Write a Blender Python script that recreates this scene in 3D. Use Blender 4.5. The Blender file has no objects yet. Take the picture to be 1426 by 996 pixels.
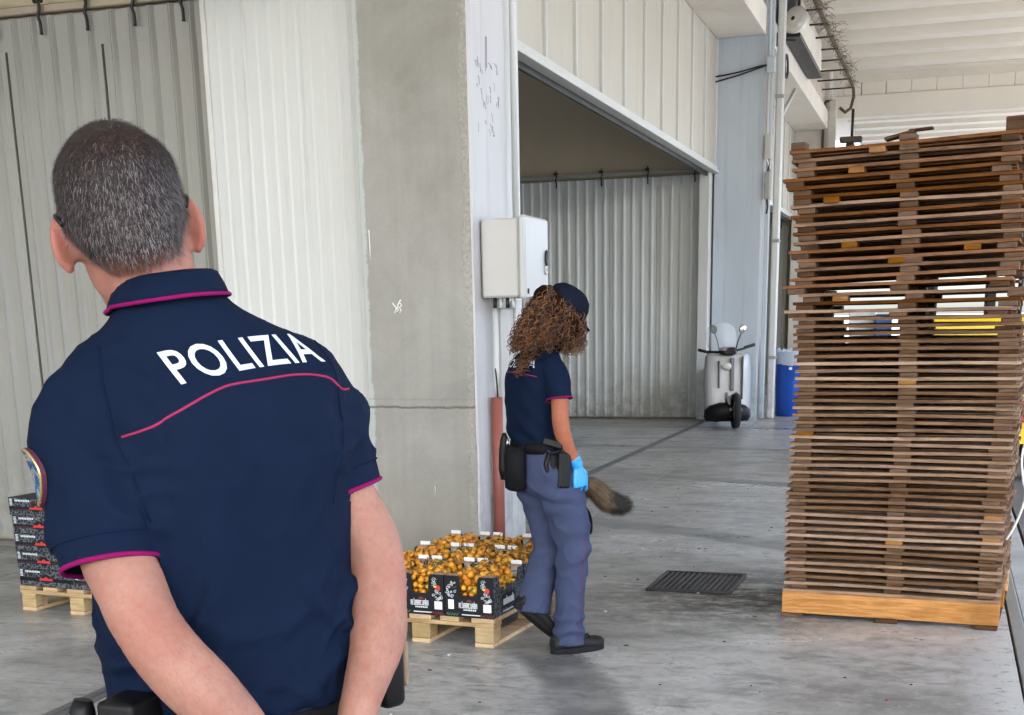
import bpy, bmesh, math, random
from math import sin, cos, pi, radians as rad
from mathutils import Vector as V, Matrix as Mx, noise as NZ
from mathutils.bvhtree import BVHTree
random.seed(7)
S = bpy.context.scene
COL = S.collection

# ---------------------------------------------------------------- camera, world, sun, exposure
CAMH = 1.55
cam = bpy.data.cameras.new('camera'); camo = bpy.data.objects.new('camera', cam); COL.objects.link(camo)
cam.sensor_width = 36; cam.lens = 45.835; cam.shift_x = -0.0109; cam.shift_y = 0.3025
cam.clip_start = 0.05; cam.clip_end = 2000
pitch, roll, yaw = 0.260597371, -0.0175349407, -0.308017371
base = Mx(((1, 0, 0), (0, 0, -1), (0, 1, 0)))
Ry = Mx(((cos(yaw), -sin(yaw), 0), (sin(yaw), cos(yaw), 0), (0, 0, 1)))
Rp = Mx(((1, 0, 0), (0, cos(pitch), -sin(pitch)), (0, sin(pitch), cos(pitch))))
Rr = Mx(((cos(roll), -sin(roll), 0), (sin(roll), cos(roll), 0), (0, 0, 1)))
W2C = Rr @ Rp @ base @ Ry                       # world -> camera (x right, y down, z forward)
rt, dn, fw = W2C[0].copy(), W2C[1].copy(), W2C[2].copy()
m = Mx.Identity(4)
for i in range(3):
    m[i][0], m[i][1], m[i][2] = rt[i], -dn[i], -fw[i]
m[2][3] = CAMH
camo.matrix_world = m
S.camera = camo

world = bpy.data.worlds.new('World'); S.world = world; world.use_nodes = True
nt = world.node_tree; nt.nodes.clear()
sky = nt.nodes.new('ShaderNodeTexSky'); sky.sky_type = 'NISHITA'; sky.sun_disc = False
SUN_EL, SUN_AZ = rad(52), rad(152)              # azimuth clockwise from +Y
sky.sun_elevation = SUN_EL; sky.sun_rotation = SUN_AZ
sky.air_density = 1.0; sky.dust_density = 3.5; sky.ozone_density = 1.0
bg = nt.nodes.new('ShaderNodeBackground'); bg.inputs['Strength'].default_value = 0.15
wo = nt.nodes.new('ShaderNodeOutputWorld')
nt.links.new(sky.outputs[0], bg.inputs[0]); nt.links.new(bg.outputs[0], wo.inputs[0])
sl = bpy.data.lights.new('sun', 'SUN'); sl.energy = 3.0; sl.angle = rad(0.5); sl.color = (1.0, 0.95, 0.88)
so = bpy.data.objects.new('sun', sl); COL.objects.link(so)
sd = V((sin(SUN_AZ) * cos(SUN_EL), cos(SUN_AZ) * cos(SUN_EL), sin(SUN_EL)))
so.rotation_euler = (-sd).to_track_quat('-Z', 'Y').to_euler(); so.location = sd * 60
S.view_settings.view_transform = 'Standard'; S.view_settings.look = 'None'
S.view_settings.exposure = 3.15; S.view_settings.gamma = 1
S.render.engine = 'CYCLES'
S.cycles.max_bounces = 10; S.cycles.diffuse_bounces = 6; S.cycles.use_denoising = True
S.cycles.caustics_reflective = False; S.cycles.caustics_refractive = False

# ---------------------------------------------------------------- materials
MATS = {}
class NT:
    def __init__(s, name):
        s.m = bpy.data.materials.new(name); s.m.use_nodes = True
        s.t = s.m.node_tree; s.b = s.t.nodes['Principled BSDF']; MATS[name] = s.m
    def n(s, t, **k):
        x = s.t.nodes.new(t)
        for a, v in k.items(): setattr(x, a, v)
        return x
    def l(s, a, b): s.t.links.new(a, b)
    def coord(s, scale=(1, 1, 1), rnd=True, kind='Object'):
        tc = s.n('ShaderNodeTexCoord'); mp = s.n('ShaderNodeMapping'); mp.inputs['Scale'].default_value = scale
        s.l(tc.outputs[kind], mp.inputs[0])
        if rnd:
            oi = s.n('ShaderNodeObjectInfo'); ml = s.n('ShaderNodeMath', operation='MULTIPLY'); ml.inputs[1].default_value = 37.0
            s.l(oi.outputs['Random'], ml.inputs[0])
            va = s.n('ShaderNodeVectorMath', operation='ADD'); s.l(mp.outputs[0], va.inputs[0]); s.l(ml.outputs[0], va.inputs[1])
            return va.outputs[0]
        return mp.outputs[0]
    def noise(s, vec, scale, detail=6, rough=.6, dist=0):
        x = s.n('ShaderNodeTexNoise'); x.inputs['Scale'].default_value = scale; x.inputs['Detail'].default_value = detail
        x.inputs['Roughness'].default_value = rough; x.inputs['Distortion'].default_value = dist
        s.l(vec, x.inputs['Vector']); return x.outputs['Fac']
    def ramp(s, fac, stops):
        r = s.n('ShaderNodeValToRGB'); e = r.color_ramp.elements
        while len(e) < len(stops): e.new(.5)
        for i, (p, c) in enumerate(stops):
            e[i].position = p; e[i].color = (*c, 1) if hasattr(c, '__len__') else (c, c, c, 1)
        s.l(fac, r.inputs[0]); return r.outputs[0]
    def mix(s, fac, a, b, mode='MIX'):
        x = s.n('ShaderNodeMix', data_type='RGBA', blend_type=mode)
        for sock, v in ((x.inputs[0], fac), (x.inputs[6], a), (x.inputs[7], b)):
            if hasattr(v, 'links'): s.l(v, sock)
            else: sock.default_value = v if not hasattr(v, '__len__') else (*v[:3], 1)
        return x.outputs[2]
    def math(s, op, a, b=0., c=None):
        x = s.n('ShaderNodeMath', operation=op)
        for i, v in enumerate((a, b, c)):
            if v is None: continue
            if hasattr(v, 'links'): s.l(v, x.inputs[i])
            else: x.inputs[i].default_value = v
        return x.outputs[0]
    def bump(s, h, strength=.3, dist=.01, prev=None):
        x = s.n('ShaderNodeBump'); x.inputs['Strength'].default_value = strength; x.inputs['Distance'].default_value = dist
        s.l(h, x.inputs['Height'])
        if prev is not None: s.l(prev, x.inputs['Normal'])
        s.l(x.outputs[0], s.b.inputs['Normal']); return x.outputs[0]
    def out(s, col=None, rough=None, metal=None, spec=None, **k):
        for nm, v in (('Base Color', col), ('Roughness', rough), ('Metallic', metal), ('Specular IOR Level', spec)):
            if v is None: continue
            if hasattr(v, 'links'): s.l(v, s.b.inputs[nm])
            else: s.b.inputs[nm].default_value = v if not hasattr(v, '__len__') else (*v[:3], 1)
        for nm, v in k.items(): s.b.inputs[nm.replace('_', ' ')].default_value = v
        return s.m

def simple(name, col, rough=.5, metal=0, var=.12, scale=6, bump=.1, bscale=80, bdist=.002, stretch=(1, 1, 1), rvar=.12, dirt=None, grime=0, **k):
    """plain surface with mottled colour, uneven gloss and fine relief"""
    q = NT(name); v = q.coord(stretch)
    n1 = q.noise(v, scale, 8, .62)
    c = q.ramp(n1, [(.25, tuple(x * (1 - var) for x in col)), (.75, tuple(min(1, x * (1 + var)) for x in col))])
    if dirt:
        n3 = q.noise(v, scale * .35, 10, .7, 1.0)
        c = q.mix(q.ramp(n3, [(.52, 0), (.72, dirt[1])]), c, dirt[0])
    n2 = q.noise(v, bscale, 4, .6)
    r = q.math('MULTIPLY_ADD', n1, rvar * 2, rough - rvar)
    if grime:
        gp = q.n('ShaderNodeNewGeometry'); mg = q.n('ShaderNodeMapping'); mg.inputs['Scale'].default_value = (7, 7, .22); q.l(gp.outputs['Position'], mg.inputs[0])
        dr = q.noise(mg.outputs[0], 2.2, 8, .72)
        c = q.mix(q.ramp(dr, [(.54, 0), (.70, .38 * grime)]), c, tuple(x * .55 for x in col))
        sz = q.n('ShaderNodeSeparateXYZ'); q.l(gp.outputs['Position'], sz.inputs[0])
        sc_n = q.noise(gp.outputs['Position'], 6, 8, .75)
        ft_ = q.math('MULTIPLY', q.ramp(sz.outputs[2], [(.0, 1), (.9, 0)]), q.ramp(sc_n, [(.42, .15), (.60, 1)]))
        c = q.mix(q.math('MULTIPLY', ft_, .6 * grime), c, (.13, .125, .11))
    q.bump(n2, bump, bdist)
    return q.out(c, r, metal, **k)

def wood(name, col, dark, rough=.75):
    q = NT(name); v = q.coord((1.2, 14, 14)); 
    g = q.noise(v, 3.2, 8, .65, 1.2); f = q.noise(v, 14, 6, .7)
    c = q.ramp(g, [(.3, dark), (.55, col), (.8, tuple(min(1, x * 1.25) for x in col))])
    v2 = q.coord((1, 1, 1)); k = q.noise(v2, 2.3, 6, .6)
    c = q.mix(q.ramp(k, [(.45, 0), (.75, .65)]), c, tuple(x * .55 for x in dark))
    oi = q.n('ShaderNodeObjectInfo'); hv = q.n('ShaderNodeHueSaturation')
    q.l(q.math('MULTIPLY_ADD', oi.outputs['Random'], .75, .62), hv.inputs['Value'])
    q.l(q.math('MULTIPLY_ADD', oi.outputs['Random'], -.3, 1.25), hv.inputs['Saturation']); q.l(c, hv.inputs['Color'])
    q.bump(f, .35, .003)
    return q.out(hv.outputs[0], rough, 0, .08)

# ---------------------------------------------------------------- mesh helpers
class MB:
    def __init__(s): s.v = []; s.f = []; s.mi = []; s.sm = []
    def add(s, vs, fs, mi=0, smooth=False):
        o = len(s.v); s.v += [tuple(p) for p in vs]
        for f in fs: s.f.append(tuple(i + o for i in f)); s.mi.append(mi); s.sm.append(smooth)
        return s
    def box(s, x0, x1, y0, y1, z0, z1, mi=0, M=None, bev=0):
        if bev:
            b = min(bev, (x1 - x0) * .45, (y1 - y0) * .45, (z1 - z0) * .45)
            vs = []; idx = {}
            for sx in (0, 1):
                for sy in (0, 1):
                    for sz in (0, 1):
                        P = (x1 if sx else x0, y1 if sy else y0, z1 if sz else z0)
                        D = (-b if sx else b, -b if sy else b, -b if sz else b)
                        for a in range(3):       # vertex lying on face with normal axis a
                            idx[(sx, sy, sz, a)] = len(vs)
                            vs.append(tuple(P[k] + (0 if k == a else D[k]) for k in range(3)))
            fs = []
            for a in range(3):
                b1, c1 = (a + 1) % 3, (a + 2) % 3
                for sa in (0, 1):
                    q = []
                    for sb, sc in ((0, 0), (1, 0), (1, 1), (0, 1)):
                        k = [0, 0, 0]; k[a] = sa; k[b1] = sb; k[c1] = sc; q.append(idx[(*k, a)])
                    fs.append(q if sa else q[::-1])
                for sb in (0, 1):
                    for sc in (0, 1):            # edges along a: between faces b1 and c1
                        k0 = [0, 0, 0]; k0[b1] = sb; k0[c1] = sc; k1 = list(k0); k1[a] = 1
                        q = [idx[(*k0, b1)], idx[(*k1, b1)], idx[(*k1, c1)], idx[(*k0, c1)]]
                        fs.append(q if sb == sc else q[::-1])
            for sx in (0, 1):
                for sy in (0, 1):
                    for sz in (0, 1):
                        q = [idx[(sx, sy, sz, 0)], idx[(sx, sy, sz, 1)], idx[(sx, sy, sz, 2)]]
                        fs.append(q if (sx + sy + sz) % 2 else q[::-1])
        else:
            vs = [(x, y, z) for x in (x0, x1) for y in (y0, y1) for z in (z0, z1)]
            fs = [(0, 1, 3, 2), (4, 6, 7, 5), (0, 4, 5, 1), (2, 3, 7, 6), (0, 2, 6, 4), (1, 5, 7, 3)]
        if M is not None: vs = [M @ V(p) for p in vs]
        return s.add(vs, fs, mi)
    def prism(s, poly, y0, y1, mi=0, M=None, axis='y'):
        """polygon in x,z extruded along y"""
        n = len(poly)
        vs = [(p[0], y0, p[1]) for p in poly] + [(p[0], y1, p[1]) for p in poly]
        if axis == 'z': vs = [(a, c, b) for a, b, c in vs]
        if axis == 'x': vs = [(b, a, c) for a, b, c in vs]
        if M is not None: vs = [M @ V(p) for p in vs]
        fs = [tuple(range(n)), tuple(range(2 * n - 1, n - 1, -1))] + [(i, i + n, (i + 1) % n + n, (i + 1) % n) for i in range(n)]
        return s.add(vs, fs, mi)
    def loft(s, rings, mi=0, cap=True, smooth=True, closed=True):
        n = len(rings[0]); vs = [p for r in rings for p in r]; fs = []
        for i in range(len(rings) - 1):
            for j in range(n if closed else n - 1):
                a, b = i * n + j, i * n + (j + 1) % n
                fs.append((a, b, b + n, a + n))
        s.add(vs, fs, mi, smooth)
        if cap:
            o = len(s.v) - len(vs)
            s.f.append(tuple(o + j for j in range(n - 1, -1, -1))); s.mi.append(mi); s.sm.append(False)
            k = o + (len(rings) - 1) * n
            s.f.append(tuple(k + j for j in range(n))); s.mi.append(mi); s.sm.append(False)
        return s
    def tube(s, pts, r, n=8, mi=0, cap=True, closed=False):
        pts = [V(p) for p in pts]; rs = r if hasattr(r, '__len__') else [r] * len(pts)
        rings = []; up = None
        for i, p in enumerate(pts):
            a = pts[max(0, i - 1)]; b = pts[min(len(pts) - 1, i + 1)]
            if closed: a = pts[i - 1]; b = pts[(i + 1) % len(pts)]
            t = (b - a).normalized()
            if up is None: up = t.orthogonal().normalized()
            else:
                up = up - t * up.dot(t); up = up.normalized() if up.length > 1e-6 else t.orthogonal().normalized()
            w = t.cross(up)
            rings.append([p + (up * cos(2 * pi * k / n) + w * sin(2 * pi * k / n)) * rs[i] for k in range(n)])
        if closed: rings.append(rings[0]); cap = False
        return s.loft(rings, mi, cap)
    def cyl(s, p0, p1, r, n=16, mi=0, r1=None):
        return s.tube([p0, p1], [r, r1 if r1 is not None else r], n, mi)
    def lathe(s, prof, n=24, mi=0, M=None, cap=True):
        rings = [[V((r * cos(2 * pi * k / n), r * sin(2 * pi * k / n), z)) for k in range(n)] for r, z in prof]
        if M is not None: rings = [[M @ p for p in r] for r in rings]
        return s.loft(rings, mi, cap)
    def ell(s, c, r, nu=16, nv=10, mi=0, M=None):
        c = V(c); rings = []
        for i in range(nv + 1):
            t = -pi / 2 + pi * i / nv
            t = max(-pi / 2 + .02, min(pi / 2 - .02, t))
            rings.append([V((r[0] * cos(t) * cos(2 * pi * k / nu), r[1] * cos(t) * sin(2 * pi * k / nu), r[2] * sin(t))) for k in range(nu)])
        rings = [[c + (M @ p if M is not None else p) for p in g] for g in rings]
        return s.loft(rings, mi)
    def mesh(s, name, mats):
        me = bpy.data.meshes.new(name); me.from_pydata(s.v, [], s.f)
        for a in (mats if isinstance(mats, (list, tuple)) else [mats]): me.materials.append(a)
        me.polygons.foreach_set('material_index', s.mi); me.polygons.foreach_set('use_smooth', s.sm)
        me.update(); return me
    def ob(s, name, mats, parent=None, loc=None, rz=0, bev=0):
        return link(name, s.mesh(name, mats), parent, loc, rz, bev)

def link(name, me, parent=None, loc=None, rz=0, bev=0):
    o = bpy.data.objects.new(name, me); COL.objects.link(o)
    if parent is not None: o.parent = parent
    if loc is not None: o.location = loc
    if rz: o.rotation_euler[2] = rz
    if bev:
        b = o.modifiers.new('bevel', 'BEVEL'); b.width = bev; b.segments = 2; b.limit_method = 'ANGLE'; b.angle_limit = rad(40)
    return o

def tag(o, label=None, cat=None, group=None, kind=None):
    for k, v in (('label', label), ('category', cat), ('group', group), ('kind', kind)):
        if v: o[k] = v
    return o
def thing(name, label, cat, loc=(0, 0, 0), rz=0, group=None):
    o = bpy.data.objects.new(name, None); COL.objects.link(o); o.location = loc; o.rotation_euler[2] = rz
    o.empty_display_size = .1
    return tag(o, label, cat, group)
def dup(root, loc, rot=None, label=None, group=None):
    r = root.copy(); COL.objects.link(r); r.location = loc
    if rot is not None: r.rotation_euler = rot if hasattr(rot, '__len__') else (0, 0, rot)
    if label: r['label'] = label
    if group: r['group'] = group
    for ch in list(root.children):
        c = ch.copy(); COL.objects.link(c); c.parent = r
        for g in list(ch.children):
            d = g.copy(); COL.objects.link(d); d.parent = c
    return r
def R2(a): return Mx.Rotation(a, 4, 'Z')
def catmull(pts, k=6):
    pts = [V(p) for p in pts]; out = []
    for i in range(len(pts) - 1):
        p0 = pts[max(0, i - 1)]; p1 = pts[i]; p2 = pts[i + 1]; p3 = pts[min(len(pts) - 1, i + 2)]
        for j in range(k):
            t = j / k
            out.append(.5 * ((2 * p1) + (p2 - p0) * t + (2 * p0 - 5 * p1 + 4 * p2 - p3) * t * t + (3 * p1 - p0 - 3 * p2 + p3) * t ** 3))
    return out + [pts[-1]]
def text_mesh(body, size=1.0, ext=0., bold=0., align='CENTER', sx=1.0, shear=0.):
    cu = bpy.data.curves.new('lettering', 'FONT'); cu.body = body; cu.size = size; cu.extrude = ext; cu.offset = bold
    cu.space_character = 1.10; cu.align_x = align; cu.align_y = 'CENTER'; cu.shear = shear; cu.resolution_u = 4
    o = bpy.data.objects.new('lettering', cu); COL.objects.link(o)
    bpy.context.view_layer.update()
    me = bpy.data.meshes.new_from_object(o.evaluated_get(bpy.context.evaluated_depsgraph_get()))
    bpy.data.objects.remove(o); bpy.data.curves.remove(cu)
    return me

# ================================================================ SETTING
FX, RX = -2.70, -3.42

# ---- floor material: trowelled concrete, stained and scuffed
q = NT('polished_concrete'); v = q.coord((1, 1, 1), False, 'Object')
geo = q.n('ShaderNodeNewGeometry'); pos = geo.outputs['Position']
mp = q.n('ShaderNodeMapping'); mp.inputs['Scale'].default_value = (.75, 1.2, 1); q.l(pos, mp.inputs[0]); pv = mp.outputs[0]
a = q.noise(pv, .9, 9, .62, .8); b_ = q.noise(pv, 4.5, 10, .7, .6); c_ = q.noise(pos, 26, 6, .7); d_ = q.noise(pos, 11, 10, .78, .5)
colr = q.ramp(a, [(.30, (.205, .202, .19)), (.5, (.345, .345, .332)), (.70, (.49, .49, .48))])
colr = q.mix(q.ramp(b_, [(.5, 0), (.64, .65)]), colr, (.135, .153, .145))
colr = q.mix(q.ramp(b_, [(.3, .55), (.42, 0)]), colr, (.47, .475, .475))
colr = q.mix(q.ramp(c_, [(.60, 0), (.70, .55)]), colr, (.07, .068, .064))
colr = q.mix(q.ramp(d_, [(.50, 0), (.62, .50)]), colr, (.15, .148, .138))
colr = q.mix(q.ramp(d_, [(.34, .5), (.46, 0)]), colr, (.50, .505, .50))
# rubber scuffs: thin stretched dark streaks
mp2 = q.n('ShaderNodeMapping'); mp2.inputs['Scale'].default_value = (.9, 3.6, 1); mp2.inputs['Rotation'].default_value = (0, 0, .35); q.l(pos, mp2.inputs[0])
st = q.noise(mp2.outputs[0], 1.6, 7, .75, 1.6)
colr = q.mix(q.ramp(st, [(.58, 0), (.66, .7)]), colr, (.07, .07, .068))
# tyre marks: wide arcs of rings
wv = q.n('ShaderNodeTexWave', wave_type='RINGS', rings_direction='Z'); wv.inputs['Scale'].default_value = .11; wv.inputs['Distortion'].default_value = 1.2; wv.inputs['Detail'].default_value = 2
mp3 = q.n('ShaderNodeMapping'); mp3.inputs['Location'].default_value = (5.5, -3.5, 0); q.l(pos, mp3.inputs[0]); q.l(mp3.outputs[0], wv.inputs[0])
arc = q.math('MULTIPLY', q.ramp(wv.outputs['Fac'], [(.955, 0), (.985, 1)]), q.ramp(a, [(.40, 0), (.58, .8)]))
colr = q.mix(arc, colr, (.085, .085, .085))
# worn pale band with dark specks along the dock edge
sx = q.n('ShaderNodeSeparateXYZ'); q.l(pos, sx.inputs[0])
edge = q.math('ADD', sx.outputs[0], q.math('MULTIPLY', q.math('SUBTRACT', b_, .5), .5))
em = q.ramp(edge, [(.16, 0), (.30, 1)])
colr = q.mix(q.math('MULTIPLY', em, .6), colr, (.42, .44, .46))
sp = q.noise(pos, 14, 5, .75)
colr = q.mix(q.math('MULTIPLY', em, q.ramp(sp, [(.56, 0), (.62, .85)])), colr, (.07, .07, .07))
# grime around the drain
dd = q.n('ShaderNodeVectorMath', operation='DISTANCE'); dd.inputs[1].default_value = (-1.0, 7.3, 0); q.l(pos, dd.inputs[0])
gr = q.math('MULTIPLY', q.ramp(dd.outputs['Value'], [(.25, 1), (1.1, 0)]), q.ramp(q.math('ADD', q.math('MULTIPLY', st, .5), q.math('MULTIPLY', d_, .5)), [(.42, .15), (.54, .9)]))
colr = q.mix(gr, colr, (.040, .038, .033))
rg = q.ramp(a, [(.3, .27), (.7, .13)])
rg = q.math('ADD', q.math('ADD', rg, q.math('MULTIPLY', b_, .25)), q.math('MULTIPLY', gr, .35))
bmp = q.bump(d_, .10, .008); q.bump(c_, .12, .003, bmp)
CONC = q.out(colr, rg, 0, .36)

JOINT = simple('joint_dirt', (.05, .048, .045), .9)
mb = MB(); mb.add([(-14, -14, -.012), (.405, -14, -.012), (.405, 46, -.012), (-14, 46, -.012)], [(0, 1, 2, 3)])
floor = tag(mb.ob('floor', JOINT), kind='structure')
xs = [-14, -10.4, -5.73, -3.475, -3.375, -2.62, .405]; ys = [-14, -4.75, 4.78, 14.28, 23.8, 33.3, 46]
SLABM = CONC
for i in range(len(xs) - 1):
    for j in range(len(ys) - 1):
        if i == 3: continue
        g = .0045
        mb = MB(); mb.box(xs[i] + g, xs[i + 1] - g, ys[j] + g, ys[j + 1] - g, -.011, 0)
        mb.ob('floor_slab', SLABM, floor)
RAILM = simple('rail_steel', (.15, .15, .15), .45, .4, dirt=((.08, .078, .075), .8))
mb = MB(); mb.box(-3.472, -3.435, -14, 46, -.011, .003).box(-3.415, -3.378, -14, 46, -.011, .003).box(-3.435, -3.415, -14, 46, -.0115, -.006)
mb.ob('floor_rail', RAILM, floor)

# ---- yard, kerb
q = NT('yard_bounce_surface'); geo = q.n('ShaderNodeNewGeometry'); pos = geo.outputs['Position']
a = q.noise(pos, .35, 8, .6); b_ = q.noise(pos, 60, 4, .7)
colr = q.ramp(a, [(.3, (.20, .197, .19)), (.7, (.27, .265, .255))]); colr = q.mix(q.ramp(b_, [(.5, 0), (.75, .5)]), colr, (.32, .31, .30))  # yard tone lightened so more light bounces up to the roof
q.bump(b_, .5, .006); ASPH = q.out(colr, .85)
mb = MB(); mb.add([(-600, -600, -.06), (900, -600, -.06), (900, 1200, -.06), (-600, 1200, -.06)], [(0, 1, 2, 3)])
tag(mb.ob('ground', ASPH), kind='structure')
EDGEM = simple('edge_steel', (.20, .215, .24), .42, .55, dirt=((.30, .30, .30), .6), scale=9)
KERBM = simple('kerb_concrete', (.33, .34, .345), .75, 0, .25, 3, .3, 30, .006, dirt=((.16, .14, .10), .8))
mb = MB(); mb.box(.41, .475, -14, 46, -.055, .006, 0, None, .004)
edge_o = tag(mb.ob('dock_edge', EDGEM), kind='structure')
yk = [-14, -9, -5, -1, 3, 7.9, 9.35, 13.5, 18, 22, 27, 32, 38, 46]
kerb = tag(MB().box(.476, .60, -14, 46, -.055, -.02).ob('kerb', JOINT), kind='structure')
for i in range(len(yk) - 1):
    MB().box(.477, .60, yk[i] + .004, yk[i + 1] - .004, -.021, 0, 0, None, .006).ob('kerb_stone', KERBM, kerb)
apron = tag(MB().box(.625, 3.2, -14, 46, -.055, -.012).ob('apron', simple('apron_asphalt', (.10, .10, .102), .8, 0, .25, 2, .4, 70, .005, dirt=((.05, .05, .05), .7))), kind='structure')

# ---- walls and columns
q = NT('raw_concrete'); tc = q.n('ShaderNodeTexCoord'); ov = tc.outputs['Object']
mp = q.n('ShaderNodeMapping'); mp.inputs['Scale'].default_value = (9, 9, .5); q.l(ov, mp.inputs[0])
a = q.noise(ov, 1.6, 9, .65, .4); b_ = q.noise(mp.outputs[0], 1.6, 6, .6); c_ = q.noise(ov, 45, 5, .7)
colr = q.ramp(a, [(.28, (.25, .243, .218)), (.5, (.325, .318, .29)), (.74, (.39, .387, .36))])
colr = q.mix(q.ramp(b_, [(.45, 0), (.75, .4)]), colr, (.25, .24, .215))
colr = q.mix(q.ramp(c_, [(.64, 0), (.74, .35)]), colr, (.16, .155, .14))
sx = q.n('ShaderNodeSeparateXYZ'); q.l(ov, sx.inputs[0]); X, Y, Z = sx.outputs
# ragged plaster lip near the right arris, worn pale paint at the left one
w = q.math('SUBTRACT', q.noise(ov, 7, 8, .8), .5)
lip = q.math('ADD', X, q.math('MULTIPLY', w, .16)); lm = q.ramp(lip, [(.655, 0), (.668, 1)])
colr = q.mix(q.math('MULTIPLY', lm, .36), colr, q.ramp(c_, [(.35, (.22, .205, .17)), (.6, (.52, .50, .45))]))
lf = q.ramp(q.math('ADD', X, q.math('MULTIPLY', w, .09)), [(.028, 1), (.04, 0)])
colr = q.mix(q.math('MULTIPLY', lf, .7), colr, (.50, .54, .53))
# pour joint: wandering crack
zc = q.math('ADD', Z, q.math('MULTIPLY', q.math('SUBTRACT', q.noise(ov, 5, 8, .75), .5), .05))
cr = q.ramp(q.math('ABSOLUTE', q.math('SUBTRACT', zc, 1.035)), [(.004, 1), (.009, 0)])
colr = q.mix(q.math('MULTIPLY', cr, .8), colr, (.13, .125, .11))
cr2 = q.ramp(q.math('ABSOLUTE', q.math('SUBTRACT', zc, 1.085)), [(.002, 1), (.006, 0)])
colr = q.mix(q.math('MULTIPLY', cr2, .35), colr, (.2, .19, .17))
# damp, dirtier foot
ft = q.ramp(q.math('ADD', Z, q.math('MULTIPLY', a, .5)), [(.35, .55), (1.25, 0)])
colr = q.mix(ft, colr, (.25, .225, .175))
h = q.math('ADD', q.math('MULTIPLY', lm, q.math('MULTIPLY', c_, 2.0)), c_); h = q.math('SUBTRACT', h, q.math('MULTIPLY', cr, 1.5))
q.bump(h, .35, .008)
RAWC = q.out(colr, .85, 0, .25)
WPAINT = simple('white_wall_paint', (.53, .525, .53), .6, 0, .07, 2.5, .15, 35, .004, dirt=((.42, .40, .38), .55), grime=1, stretch=(1, 1, .35))
BPAINT = simple('blue_grey_paint', (.47, .535, .60), .5, 0, .07, 1.2, .12, 40, .003, dirt=((.32, .35, .38), .4), grime=1, stretch=(1, 1, .4))
WMETAL = simple('white_sheet_metal', (.57, .585, .575), .42, 0, .05, 2, .05, 30, .002, dirt=((.52, .515, .48), .5), grime=1, stretch=(1, 1, .25))
GMETAL = simple('grey_sheet_metal', (.31, .312, .29), .45, 0, .08, 2.5, .06, 30, .002, dirt=((.33, .32, .28), .5), grime=1, stretch=(1, 1, .2))
CREAM = simple('cream_panel', (.50, .475, .415), .55, 0, .07, 2, .05, 30, .002, dirt=((.45, .42, .37), .45), grime=1, stretch=(1, 1, .3))
BEAMP = simple('cream_beam_paint', (.70, .67, .61), .7, 0, .08, 1.5, .15, 40, .003, dirt=((.40, .35, .29), .5))
DARKM = simple('dark_steel', (.022, .021, .019), .5, .3)
BLACKP = simple('black_plastic', (.008, .008, .009), .42, 0, spec=.22)

def column(label, y0, y1, side_mat, front_mat, z1=6.75):
    t = thing('concrete_column', label, 'column', (RX, y0, 0))
    w, d = FX - RX, y1 - y0
    MB().box(0, w - .012, 0, d, 0, z1, 0, None, .006).ob('column_shaft', front_mat, t)
    # painted flank laid on the side, ragged along the arris
    mb = MB(); n = 60; zz = [z1 * k / n for k in range(n + 1)]
    fr = [.003 + .010 * NZ.noise(V((k * .9, y0, 1))) ** 2 + .012 * max(0, NZ.noise(V((k * .37, y0, 5)))) for k in range(n + 1)]
    vs = []
    for k, z in enumerate(zz):
        vs += [(w - .012, fr[k], z), (w, fr[k] + .002, z), (w, d - .003, z), (w - .012, d - .003, z)]
    fs = []
    for k in range(n):
        for c in range(3): fs.append((4 * k + c, 4 * k + c + 1, 4 * k + c + 5, 4 * k + c + 4))
    mb.add(vs, [f[::-1] for f in fs]); mb.ob('painted_flank', side_mat, t)
    return t
col1 = column('bare grey concrete column with ragged white painted edge, behind the crates of tomatoes', 7.65, 8.33, WPAINT, RAWC)
col2 = column('tall blue grey painted column behind the parked scooter', 20.55, 21.2, WPAINT, BPAINT)
CREAMC = simple('cream_column_paint', (.62, .60, .55), .7, 0, .08, 2, .15, 40, .003, dirt=((.42, .38, .32), .5))
col3 = column('pale far column under the end of the beam, above the pallet stack', 31.1, 31.8, CREAMC, CREAMC)
# chalk marks and pen scribbles on column 1
CHALK = simple('chalk', (.8, .8, .78), .9); INK = simple('grey_ink', (.27, .25, .28), .8); VIO = simple('violet_ink', (.25, .16, .33), .8)
def stroke(pts, w, x=None, name='chalk_mark', mat=CHALK, par=col1):
    mb = MB(); r = []
    for p in pts: r.append(V(p))
    mb.tube(r, w, 5); return mb.ob(name, mat, par)
y_ = -.0005
stroke([(.19, y_, 1.66), (.215, y_, 1.63), (.20, y_, 1.60), (.225, y_, 1.615), (.225, y_, 1.65), (.245, y_, 1.68)], .0045)
stroke([(.235, y_, 1.60), (.245, y_, 1.62), (.235, y_, 1.635), (.25, y_, 1.645), (.24, y_, 1.66)], .0035)
stroke([(.415, y_, .52), (.43, y_, .56), (.428, y_, .49)], .0035)
stroke([(.055, y_, 2.09), (.057, y_, 1.92)], .003)
rs = random.Random(3)
for k in range(38):
    yy = .12 + rs.random() * .42; zz = 2.62 + rs.random() * .42; L = .01 + rs.random() * .05; a_ = rs.uniform(.9, 2.4)
    x_ = FX - RX + .0004
    stroke([(x_, yy, zz), (x_, yy + L * cos(a_) * .6, zz + L * sin(a_) * .6), (x_, yy + L * cos(a_ + .3), zz + L * sin(a_ + .3))], .0014 + rs.random() * .0018, name='pen_mark', mat=INK)
stroke([(.7205, .30, 3.0), (.7205, .31, 3.17), (.7205, .33, 3.17), (.7205, .325, 3.0)], .0025, name='pen_mark', mat=VIO)

SLOTM = simple('slot_grey', (.075, .077, .07), .6)
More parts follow.
